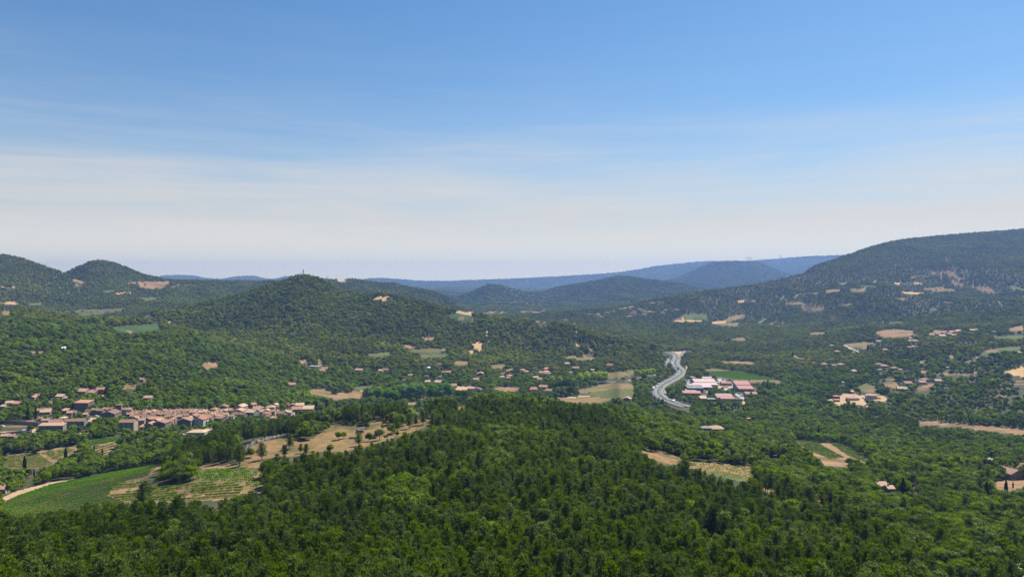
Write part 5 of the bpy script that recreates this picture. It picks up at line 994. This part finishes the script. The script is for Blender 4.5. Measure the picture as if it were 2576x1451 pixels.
TN_ = {'pine': 'pine_tree', 'oak': 'oak_tree', 'plane': 'plane_tree', 'lime': 'plane_tree', 'umbrella': 'umbrella_pine', 'cyp': 'cypress'}
TC_ = {'pine': 'pine', 'oak': 'oak', 'plane': 'plane tree', 'lime': 'plane tree', 'umbrella': 'umbrella pine', 'cyp': 'cypress'}
def tree(kind, p, s, label, group=None, rz=None, sxy=1.0):
    cr_, tk, H = random.choice(TREES[kind])
    root = bpy.data.objects.new(TN_[kind], None); C.objects.link(root); root.location = p; root.rotation_euler = (0, 0, random.random() * 6.283 if rz is None else rz); root.scale = (s * sxy, s * sxy, s)
    link("crown", cr_, root); link("trunk", tk, root); tag(root, label, TC_[kind], group); return root
SPECIAL = []
def tree_px(kind, fr, x, y, hpx, label, group=None, sxy=1.0, keep=True):
    u_, v_ = uv(fr, x, y); p = at(u_, v_, dmin=300)
    if p is None: return
    h = hpx / FR[fr][2] * p[1] / F; H = TREES[kind][0][2]; tree(kind, p, h / H, label, group, sxy=sxy)
    SPECIAL.append((p[0], p[1], 2.5)); w_ = hpx / FR[fr][2] * {'cyp': .12, 'pine': .22, 'plane': .35, 'lime': .3, 'umbrella': .4, 'oak': .4}[kind]
    if keep: HOUSES.append((u_ - w_, u_ + w_, v_ - hpx / FR[fr][2] * (.95), v_ - hpx / FR[fr][2] * .12, p[1] - 1, p[0], p[1], 2.2))
# lone pines on the meadow and the dry slope
for fr, x, y, h, lb in [('2',1262,1402,240,"broad dark pine standing alone in the middle of the brown meadow"),('2',1595,1366,185,"slim pine on the brown meadow, lower of two close ones"),('2',1665,1244,215,"slim pine on the brown meadow, upper of two close ones"),
    ('2',1895,1338,165,"small forked pine at the right of the brown meadow"),('2',1822,1306,140,"smallest pine at the right of the brown meadow"),('2',945,1446,270,"tall pine beside the track at the left end of the meadow"),
    ('3',128,1202,190,"rounded dark pine below the crag"),('3',690,1002,240,"tallest pine of the row on the dry slope"),('3',858,952,220,"dark pine in the row on the dry slope"),('3',955,912,165,"small thin pine in the row on the dry slope"),
    ('3',1060,896,205,"pine at the right end of the row on the dry slope"),('3',612,900,180,"pine at the left end of the row on the dry slope"),('2',1135,1132,270,"tall dark pine behind the rock ledge, left one"),('2',1300,1100,220,"tall dark pine behind the rock ledge, middle one"),
    ('2',1410,1080,200,"dark pine behind the rock ledge, right one"),('3',1010,700,180,"dark pine at the top of the small bare patch"),('7',1128,680,240,"single pine rising over the lower edge of the vineyard"),('8',400,470,190,"tall dark pine at the left edge of the yellow clearing"),
    ('8',570,830,230,"tall black pine standing over the wood at lower right"),('7',1900,322,170,"pine at the track corner below the meadow")]:
    tree_px('pine', fr, x, y, h, lb, sxy=1.55 if 'broad' in lb or 'rounded' in lb else 1.3)
for k, (fr, x, y, h) in enumerate(sorted([('2',2370,1115,95),('2',2450,1095,80),('3',120,1130,60),('3',275,1135,100),('3',430,1120,130),('3',610,1035,120),('3',690,1060,60),('3',470,960,60),('3',250,950,60),('3',372,1090,60),('3',60,905,60),('3',540,850,80)], key=lambda a: uv(*a[:3])[0])):
    tree_px('oak', fr, x, y, h * 1.35, f"small green oak bush on the dry slope above the brown meadow, {ORD[k]} from the left", "oak bushes on the dry slope", keep=False)
for k, (x, y, h) in enumerate([(270,530,200),(420,548,220),(560,565,220),(665,570,190),(775,545,260),(905,555,290),(1030,545,270),(1190,535,260),(1300,525,250),(1410,520,250)]):
    tree_px('plane', '3', x, y, h, f"big plane tree of the dense row over the village square, {ORD[k]} from the left", "big plane trees over the square")
for k, (fr, x, y, h) in enumerate([('1',1740,665,120),('1',1960,670,130),('1',2300,680,150),('1',2460,672,130),('2',260,655,160),('2',420,660,180),('2',620,640,170),('2',830,620,170),('2',1000,600,150),('2',1555,664,90),('1',1010,660,70),('1',1430,640,90)]):
    tree_px('plane', fr, x, y, h, f"bright green round tree behind the village roofs, {ORD[k] if k < 10 else ORD[k]} of the line", "bright green trees behind the village", keep=False)
for k, (fr, x, y, h) in enumerate([('4',400,470,110),('4',510,475,115),('4',800,505,190),('4',900,480,190),('4',1000,465,180),('4',1075,470,180),('4',1130,460,170),('4',1180,455,160)]):
    tree_px('lime', fr, x, y, h, f"yellow-green plane tree left of the brown meadow, {ORD[k]} from the left", "yellow-green planes along the lane")
for k, (x, y, h) in enumerate([(1610,385,125),(1660,392,120),(1715,385,125),(1765,380,120),(1815,372,118),(1860,360,110)]):
    tree_px('lime', '4', x, y, h, f"yellow-green plane tree along the lane near the motorway, {ORD[k]} from the left", "planes along the lane near the motorway")
for k, (x, y, h) in enumerate([(430,640,180),(530,650,215),(620,655,225),(700,640,190)]):
    tree_px('umbrella', '4', x, y, h, f"dark umbrella pine with a flat crown at the sandy track, {ORD[k]} from the left", "umbrella pines by the sandy track")
for k, (fr, x, y, h) in enumerate([('3',1580,600,200),('3',1680,600,190),('8',1862,470,75),('8',1888,545,60),('7',225,430,85)]):
    tree_px('umbrella', fr, x, y, h, ["round topped pine on the crest of the near wood, left one","round topped pine on the crest of the near wood, right one","umbrella pine beside the twin cypresses, the taller","small round pine right of the twin cypresses","umbrella pine between cypresses under the vineyard"][k], sxy=.75)
CY = [('7',195,352,110),('7',520,282,105),('7',625,312,65),('7',745,205,52),('7',810,245,65),('7',270,405,60),('e',322,1400,150),('5',1390,972,132),('5',1452,998,122),('5',1556,958,90),('5',1720,992,115),('5',1640,930,60),('5',1605,920,50),('5',245,905,60),('5',275,912,50),
      ('5',410,902,50),('5',430,832,100),('5',495,800,60),('5',1800,526,50),('1',402,822,175),('1',515,812,165),('1',1135,1042,110),('1',987,680,90),('2',2015,690,140),('2',2052,695,155),('2',2200,650,110),('2',2345,650,90),('8',1795,532,115),('8',1816,532,80),('8',2335,552,110),
      ('8',2460,522,90),('8',1853,520,50),('8',1866,545,40),('8',942,292,70),('8',990,290,50),('8',2505,482,40),('8',1250,137,52),('8',1170,86,42),('3',390,122,92),('3',458,112,60),('3',328,112,80),('c',1375,962,65),('c',1430,962,50),('c',1280,950,50),('c',1345,965,45),('c',1695,1112,82),
      ('b',1765,912,50),('b',1795,908,45),('6',1645,482,70),('6',1978,566,50),('6',1052,428,50),('6',1012,424,30),('6',70,1300,60),('6',215,1385,70),('6',2280,610,45),('5',2432,190,100),('6',780,440,80),('f',1195,1180,130),('f',1290,1250,140)]
cl = []
for a in CY[:-2]: cl.append((uv(a[0], a[1], a[2])[0], a))
cl.sort(key=lambda t: t[0])
for k, (u_, a) in enumerate(cl):
    side = 'left' if u_ < 512 else 'right'; r_ = k if u_ < 512 else len(cl) - 1 - k
    tree_px('cyp', *a, f"dark narrow cypress, {ORD[r_]} counted from the {side} edge of the photo", "cypresses")
# ------------------------------------------------------------------ the forest
PINEPOLY = np.array([(-80, 552), (60, 530), (130, 512), (240, 500), (255, 478), (300, 462), (345, 455), (380, 446), (430, 425), (470, 402), (500, 400), (560, 403), (600, 412), (640, 447), (700, 475), (780, 492), (840, 520), (900, 560), (960, 640), (-80, 700)], float)
PINE2 = [np.array(p, float) for p in ([(150, 470), (200, 445), (245, 432), (330, 412), (330, 425), (280, 440), (220, 470)], [(850, 405), (900, 412), (960, 420), (1100, 430), (1100, 442), (950, 437), (850, 425)], [(330, 400), (470, 390), (460, 420), (340, 425)])]
HB = [h for h in HOUSES]
allroads = [(MW, 14.5), (SLIP, 7), (RAMP, 6), (LANE, 4.5)]
vmin_hide = np.minimum.accumulate(VV, axis=1)
def gridlook(A, u, d):
    fu = np.clip((u - U[0]) / (U[1] - U[0]), 0, NU - 1.001); fd = np.clip(np.interp(d, D, np.arange(ND)), 0, ND - 1.001); return A[fu.astype(int), fd.astype(int)]
def sample_band(d0, d1, s, hmean, keep=1.0, ulim=(-130, 1160)):
    x0 = (ulim[0] - 512) / F * d1; x1 = (ulim[1] - 512) / F * d1
    gx, gy = np.meshgrid(np.arange(x0, x1, s), np.arange(d0, d1, s * .87), indexing='ij')
    gx = gx + (np.arange(gx.shape[1]) % 2)[None, :] * s / 2
    x = (gx + rng.uniform(-.36, .36, gx.shape) * s).ravel(); y = (gy + rng.uniform(-.36, .36, gy.shape) * s).ravel()
    u = 512 + x / y * F; m = (u > ulim[0]) & (u < ulim[1]) & (y > d0) & (y < d1); x, y, u = x[m], y[m], u[m]
    z = zgrid(u, y); v = EYE - z / y * F; vm = gridlook(vmin_hide, u, y)
    m = (v - 2.2 * hmean / y * F <= vm + 5) & (v - hmean * 1.8 / y * F < 582)
    return x[m], y[m], z[m], u[m], v[m]
def clear(x, y, u, v, hpx, shrink=1.0):
    """leave fields, roads, walls and roofs of the photo in view: no tree stands on or right in front of them"""
    ok = np.ones(len(x), bool)
    wu = fbm(x / 14, y / 25, 201, 3) * 3.0; wv = fbm(x / 14, y / 25, 222, 3) * 1.6
    rr = np.clip(.5 - fbm(x / 16, y / 16, 233, 3) * 1.5, 0, 1) * .6 + .4 * rng.random(len(x))
    for t in (0.0, .3, .6, .92):
        vv = v - hpx * t + wv
        for kind, P in polys: ok &= ~(inside(P, u + wu, vv) & (rr < (.86 if kind in (BU,) else (.93 if kind in (BR, LG) else 1.01))))
    pts = np.stack([x, y], 1)
    for P, w in allroads:
        dm = road_mask_dist(P, pts); ok &= dm > w
        # trees whose crown would stand before the road
        zr = np.array([ground(*p) - ZC for p in P]); ur = 512 + P[:, 0] / P[:, 1] * F; vr = EYE - zr / P[:, 1] * F
        m = (u > ur.min() - 10) & (u < ur.max() + 10) & (v > vr.min()) & (v < vr.max() + 25)
        idx = np.where(m)[0]
        if len(idx):
            half = w * .8 / P[:, 1] * F
            for t in (.35, .9):
                du = (u[idx][:, None] - ur[None]) / half[None]; dv = (v[idx] - hpx[idx] * t)[:, None] - vr[None]; dv = dv / (half[None] * .30 + .6)
                ok[idx] &= ~(((du ** 2 + dv ** 2) < 1.0) & (P[None, :, 1] > y[idx][:, None] - 5)).any(1)
    for (u0, u1, v0, v1, d, hx, hy, hr) in HB:
        foot = ((x - hx) ** 2 + (y - hy) ** 2) < hr * hr
        wpx = hpx * .28
        front = (y < d + 1) & (u > u0 - wpx) & (u < u1 + wpx) & (v - hpx * .93 < v1) & (v > v0)
        # trees reaching only over the foot of the wall may stay
        ok &= ~(foot | (front & (v - hpx * .93 < v1 - .22 * (v1 - v0))))
    for sx, sy, sr in SPECIAL: ok &= ((x - sx) ** 2 + (y - sy) ** 2) > sr * sr
    return ok
def scatter(name, pts, scl, rz, idx, variants, label, cat, mats=None):
    col = bpy.data.collections.new(name + "_kinds")
    for k, me in enumerate(variants):
        o = bpy.data.objects.new(f"{name}_kind_{k:02d}", me); col.objects.link(o)
    me = bpy.data.meshes.new(name); n = len(pts); me.vertices.add(n); me.vertices.foreach_set('co', np.asarray(pts, np.float32).ravel())
    a = me.attributes.new('scl', 'FLOAT_VECTOR', 'POINT'); a.data.foreach_set('vector', np.asarray(scl, np.float32).ravel())
    a = me.attributes.new('rot', 'FLOAT_VECTOR', 'POINT'); r3 = np.zeros((n, 3), np.float32); r3[:, 2] = rz; a.data.foreach_set('vector', r3.ravel())
    a = me.attributes.new('idx', 'INT', 'POINT'); a.data.foreach_set('value', np.asarray(idx, np.int32))
    o = link(name, me); ng = bpy.data.node_groups.new(name, 'GeometryNodeTree')
    ng.interface.new_socket('Geometry', in_out='INPUT', socket_type='NodeSocketGeometry'); ng.interface.new_socket('Geometry', in_out='OUTPUT', socket_type='NodeSocketGeometry')
    gi = N(ng, 'NodeGroupInput'); go = N(ng, 'NodeGroupOutput'); ip = N(ng, 'GeometryNodeInstanceOnPoints'); ci = N(ng, 'GeometryNodeCollectionInfo')
    ci.inputs['Collection'].default_value = col; ci.inputs['Separate Children'].default_value = True; ci.inputs['Reset Children'].default_value = True
    def attr(nm, ty): q = N(ng, 'GeometryNodeInputNamedAttribute', data_type=ty); q.inputs['Name'].default_value = nm; return q.outputs['Attribute']
    ng.links.new(gi.outputs[0], ip.inputs['Points']); ng.links.new(ci.outputs[0], ip.inputs['Instance']); ip.inputs['Pick Instance'].default_value = True
    ng.links.new(attr('idx', 'INT'), ip.inputs['Instance Index']); ng.links.new(attr('scl', 'FLOAT_VECTOR'), ip.inputs['Scale'])
    e2r = N(ng, 'FunctionNodeEulerToRotation'); ng.links.new(attr('rot', 'FLOAT_VECTOR'), e2r.inputs[0]); ng.links.new(e2r.outputs[0], ip.inputs['Rotation'])
    ng.links.new(ip.outputs[0], go.inputs[0])
    md = o.modifiers.new("scatter", 'NODES'); md.node_group = ng
    tag(o, label, cat, kind="stuff"); return o
def joined(crown, trunk):
    n1 = len(crown.vertices); co = np.empty(n1 * 3, np.float32); crown.vertices.foreach_get('co', co)
    n2 = len(trunk.vertices); c2 = np.empty(n2 * 3, np.float32); trunk.vertices.foreach_get('co', c2)
    by = {}
    for me, off, mi in ((crown, 0, 0), (trunk, n1, 1)):
        for p in me.polygons: by.setdefault(len(p.vertices), []).append(([v + off for v in p.vertices], mi))
    fs = []; fm = []
    for k, L in by.items(): fs.append(np.array([a for a, _ in L])); fm += [b for _, b in L]
    return mesh_np("tree", np.concatenate([co, c2]).reshape(-1, 3), fs, [crown.materials[0], trunk.materials[0]], fmat=fm)
def far_tree(seed, kind='oak'):
    if kind == 'oak': v_, f_, _ = broadleaf(seed, 7.6, 3.9, 6, 150, .75, core=.84); return mesh_np("tree", v_, f_, [LM['far']])
    if kind == 'oakm': v_, f_, _ = broadleaf(seed, 7.6, 3.8, 8, 300, .55, core=.8); return mesh_np("tree", v_, f_, [LM['oak']])
    if kind == 'pinem': v_, f_, _ = pine(seed, 10, 2.6, 9, 7, 5, .6); return mesh_np("tree", v_, f_, [LM['pine']])
    if kind == 'scrub': v_, f_, _ = broadleaf(seed, 4.2, 3.2, 5, 110, .6, base=.1, core=.84); return mesh_np("bush", v_, f_, [LM['scrub']])
    if kind == 'clump':
        r_ = np.random.default_rng(seed); vs = []; q = []; t = []; nv = 0
        for k in range(7):
            c = np.array([r_.normal(0, 6.5), r_.normal(0, 6.5), r_.uniform(2, 5)]); lr = r_.uniform(3.5, 6.0); V_, F_ = ico_core(c, np.array([lr, lr, lr * .85]), r_); vs.append(V_); t.append(F_ + nv); nv += len(V_)
        return mesh_np("clump", np.concatenate(vs), [np.concatenate(t)], [LM['evergreen']])
# ---- near band: single trees
x, y, z, u, v = sample_band(150, 1000, 5.3, 9)
inpine = inside(PINEPOLY, u, v)
for P in PINE2: inpine |= inside(P, u, v)
patch = fbm(x / 45, y / 45, 41, 3) - .12 * ((u < 330) & (v > 500)); isp = np.where(inpine, patch < .12, patch < -.27) ^ (rng.random(len(x)) < .05)
sc_ = np.where(isp, rng.uniform(.65, 1.2, len(x)), rng.uniform(.7, 1.5, len(x)))
sc_ = sc_ * (1 + .35 * fbm(x / 30, y / 30, 52, 2)); lim = np.clip(.55 + (y - 150) / 400, .55, 1); sc_ = sc_ * np.where(isp, 1, lim)
hh = np.where(isp, 11, 7.6) * sc_
ok = clear(x, y, u, v, hh / y * F)
ok &= (isp & (rng.random(len(x)) < .97)) | (~isp & (rng.random(len(x)) < (.80 + .35 * fbm(x / 40, y / 40, 61, 3))))
x, y, z, u, v, isp, sc_, hh = [a[ok] for a in (x, y, z, u, v, isp, sc_, hh)]
inframe = (u > -4) & (u < 1028) & (v - hh / y * F * .8 < 576)
order = np.argsort(-(hh / y) * inframe)
pi = [i for i in order if isp[i] and inframe[i]][:300]; oi_ = [i for i in order if not isp[i] and inframe[i]][:300]
PLOT = {}
for i in pi:
    t_ = "near the left of" if u[i] < 340 else ("in the middle of" if u[i] < 690 else "near the right of")
    tree('pine', (x[i], y[i], ZC + z[i]), sc_[i], f"dark green pine of the nearest wood, {t_} the lower edge", f"closest pines {t_} the lower edge")
for i in oi_:
    t_ = "left part" if u[i] < 340 else ("middle part" if u[i] < 690 else "right part")
    tree('oak', (x[i], y[i], ZC + z[i]), sc_[i], f"lighter green oak among the closest trees, {t_} of the near wood", f"closest oaks in the {t_} of the near wood")
rest = np.ones(len(x), bool); rest[pi] = False; rest[oi_] = False
pv = [joined(c_, t_) for c_, t_, _ in TREES['pine']]; ov = [joined(c_, t_) for c_, t_, _ in TREES['oak']]; om = [far_tree(300 + k, 'oakm') for k in range(5)]; pm = [far_tree(330 + k, 'pinem') for k in range(4)]
def do(name, sel, vars_, label, cat='woodland', fx=1.0, x=None, y=None, z=None, s=None):
    n = int(sel.sum())
    if not n: return
    sx = s[sel][:, None] * np.array([1, 1, 1.0]) * np.stack([rng.uniform(.85, 1.2, n) * fx] * 2 + [rng.uniform(.85, 1.12, n)], 1)
    scatter(name, np.stack([x[sel], y[sel], ZC + z[sel]], 1), sx, rng.random(n) * 6.283, rng.integers(0, len(vars_), n), vars_, label, cat); print(name, n)
A = dict(x=x, y=y, z=z, s=sc_)
do("pine_wood", rest & isp & (y < 620), pv, "dense dark pine wood covering the near spur behind the closest trees", **A)
do("pine_wood", rest & isp & (y >= 620), pm, "farther dark pines scattered over the back of the near spur and valley", **A)
do("oak_wood", rest & ~isp & (y < 520), ov, "near oak wood of rounded lighter green crowns", **A)
do("oak_wood", rest & ~isp & (y >= 520), om, "oak wood on the back of the near spur and around the village", **A)
# ---- middle band
ofv = [far_tree(400 + k, 'oak') for k in range(5)]; sv = [far_tree(440 + k, 'scrub') for k in range(3)]; clv = [far_tree(460 + k, 'clump') for k in range(4)]
x, y, z, u, v = sample_band(1000, 2350, 8.3, 8)
sc_ = rng.uniform(.65, 1.65, len(x)) * (1 + .6 * fbm(x / 60, y / 60, 71, 3)); sc_ = np.where((u > 690) & (v > 300), sc_ * .95, sc_)
hpx = 7.6 * sc_ / y * F; ok = clear(x, y, u, v, hpx); gap = fbm(x / 70, y / 70, 83, 4)
terr = (u > 880) & (v > 330); ok &= rng.random(len(x)) < np.where(terr, .72 + .9 * gap, .95 + .5 * gap)
x, y, z, u, v, sc_, gap = [a[ok] for a in (x, y, z, u, v, sc_, gap)]
ps = (fbm(x / 90, y / 90, 91, 3) < -.22) & (rng.random(len(x)) < .7); scb = ((u > 860) & (v > 325) & (gap < .02) & (rng.random(len(x)) < .5)) | (rng.random(len(x)) < .03)
A = dict(x=x, y=y, z=z, s=sc_ * 1.02)
do("pine_wood", ps & ~scb, pm, "dark pines mixed into the woods beyond the village", fx=1.15, **A)
do("scrub", scb, sv, "grey-green scrub on the terraced right-hand slope", 'scrub', **A)
do("oak_wood", ~ps & ~scb & (y < 1500), om, "green oak woods round the valley houses and the motorway", fx=1.12, **A)
do("oak_wood", ~ps & ~scb & (y >= 1500), ofv, "oak woods covering the central hill with the mast", fx=1.12, **A)
# ---- far bands
x, y, z, u, v = sample_band(2350, 4300, 11.0, 8)
sc_ = rng.uniform(.6, 1.3, len(x)) * 1.2; hpx = 7.6 * sc_ / y * F; ok = clear(x, y, u, v, hpx * .6); gap = fbm(x / 160, y / 160, 87, 5)
slope = (u > 700) & (v > 262); ok &= rng.random(len(x)) < np.where(slope, .95 + 1.0 * gap, .99 + .5 * gap)
x, y, z, u, v, sc_, gap = [a[ok] for a in (x, y, z, u, v, sc_, gap)]
A = dict(x=x, y=y, z=z, s=sc_); scb = (u > 700) & (v > 268) & (v < 325) & (gap < .06) & (rng.random(len(x)) < .6)
do("scrub", scb, sv, "grey scrub on the big mountain slope at right", 'scrub', **A)
do("oak_wood", ~scb, ofv, "far woods on the two left mountains and the right mountain", fx=1.15, **A)
x, y, z, u, v = sample_band(4300, 9500, 24, 10)
ok = rng.random(len(x)) < .93; x, y, z, u, v = [a[ok] for a in (x, y, z, u, v)]
near_town = ((u > 478) & (u < 550) & (v > 301) & (y < 5000)); k_ = ~near_town | (rng.random(len(x)) < .45); x, y, z, u, v = [a[k_] for a in (x, y, z, u, v)]
A = dict(x=x, y=y, z=z, s=rng.uniform(.75, 1.3, len(x))); do("distant_wood", np.ones(len(x), bool), clv, "hazy blue-green woods on the hills behind the distant town", **A)
x, y, z, u, v = sample_band(9500, 15000, 58, 10)
A = dict(x=x, y=y, z=z, s=rng.uniform(1.3, 2.4, len(x))); do("distant_wood", np.ones(len(x), bool), clv, "faint blue woods on the farthest plateau", **A)
# ------------------------------------------------------------------ vines in rows
r_ = np.random.default_rng(5); c = r_.normal(0, .28, (16, 3)) * np.array([1.5, .9, .8]) + np.array([0, 0, .95]); vm = mesh_np("vine", cards(c, r_.normal(size=(16, 3)) + np.array([0, 0, .8]), .34, .30, r_), [fac_quads(16)], [LM['vine']])
def vineyard(fr, poly, ang, gap, step, label, s=1.0, jit=.12, miss=.03, bend=0.0):
    P = np.array([uv(fr, *p) for p in poly]); G = [at(a, b, dmin=250) for a, b in P]; G = np.array([g_[:2] for g_ in G if g_ is not None])
    c0 = G.mean(0); R_ = np.linalg.norm(G - c0, axis=1).max() * 1.1; n = int(R_ / gap); k = np.arange(-n, n + 1); t = np.arange(-R_, R_, step)
    a = math.radians(ang); K, T = np.meshgrid(k * gap, t, indexing='ij'); K = K + bend * T * T + rng.normal(0, jit, K.shape)
    X = c0[0] + math.cos(a) * T - math.sin(a) * K; Y = c0[1] + math.sin(a) * T + math.cos(a) * K; X = X.ravel(); Y = Y.ravel()
    m = Y > 200; X, Y = X[m], Y[m]; uu = 512 + X / Y * F; zz_ = zgrid(uu, Y); vv = EYE - zz_ / Y * F
    miss_n = fbm(X / 22, Y / 22, 19, 3)
    m = inside(P, uu, vv) & (rng.random(len(uu)) > miss + np.clip((miss_n - .1) * 4, 0, .9) * (miss > .05)); n = int(m.sum())
    if not n: return
    ss = rng.uniform(.75, 1.25, (n, 3)) * s * np.array([1, 1, .75]); scatter("grapevines", np.stack([X[m], Y[m], ZC + zz_[m]], 1), ss, a + rng.normal(0, .3, n), np.zeros(n, int), [vm], label, "vines"); print('vines', n)
vineyard('7', [(-40,640),(0,622),(150,556),(400,470),(580,434),(900,368),(1200,320),(1250,322),(1170,398),(1000,438),(900,478),(860,560),(1000,604),(600,660),(250,720),(-40,760)], 22, 8.4, .6, "large bright green vineyard on the near spur at left", .9)
vineyard('7', [(870,478),(1020,442),(1300,480),(1540,455),(1870,458),(1930,500),(1880,570),(1700,590),(1300,605),(1000,605),(870,560)], -16, 6.8, .7, "patchy vineyard rows with bare tan soil between them", 1.25, miss=.2)
vineyard('7', [(0,250),(285,212),(425,305),(330,340),(0,335)], 62, 6.5, .8, "dark green vineyard below the village at the left edge", 1.0)
vineyard('7', [(740,165),(930,140),(900,172),(838,230),(768,203)], 70, 7.0, .8, "small striped vineyard below the village terraces", 1.1)
vineyard('7', [(330,215),(550,182),(590,192),(555,222),(470,258),(450,290)], 50, 5.5, 1.6, "sparse young orchard rows beside the dark green vineyard", 1.5, miss=.2)
vineyard('7', [(660,130),(780,114),(968,94),(955,112),(780,148),(668,162)], 6, 3.0, .9, "bright green garden terraces below the village", 1.5)
vineyard('8', [(1070,168),(1250,195),(1300,225),(1420,290),(1330,300),(1190,245)], -48, 8, .8, "bright vineyard in the woods at right, left block", 1.1)
vineyard('8', [(1320,195),(1380,196),(1610,312),(1560,325),(1450,282)], -48, 8, .8, "bright vineyard in the woods at right, right block", 1.1)
vineyard('8', [(400,310),(560,330),(840,350),(842,415),(740,430),(560,392)], -12, 5.5, 2.0, "thin yellowish vine rows on the dry clearing", .9, miss=.35)
vineyard('5', [(1235,378),(1510,372),(1700,387),(1950,432),(2220,502),(1990,498),(1600,488),(1330,443),(1255,412)], 14, 3.2, 1.6, "green crop rows behind the business estate", 1.3)
vineyard('7', [(1600,355),(1900,335),(2050,370),(2100,440),(2060,490),(1960,500),(1890,450),(1560,440)], 20, 5, 2.2, "rough green weeds growing around the abandoned terrace", 1.6, jit=2, miss=.3)
# ------------------------------------------------------------------ haze: one closed volume of even air around the whole land
hz = MB(); hz.box(-20000, 20000, -9500, 15500, ZC - 420, ZC + 275)
m_, t, out = new_mat("haze"); pv_ = N(t, 'ShaderNodeVolumePrincipled'); pv_.inputs['Color'].default_value = (0.20, 0.34, 0.68, 1); pv_.inputs['Density'].default_value = HAZE; pv_.inputs['Anisotropy'].default_value = 0.25; pv_.inputs['Absorption Color'].default_value = (0.25, 0.25, 0.25, 1)
t.links.new(pv_.outputs[0], out.inputs['Volume'])
if HAZE > 0: tag(hz.obj("haze", m_), "thin blue summer haze filling the valley air", kind="stuff")
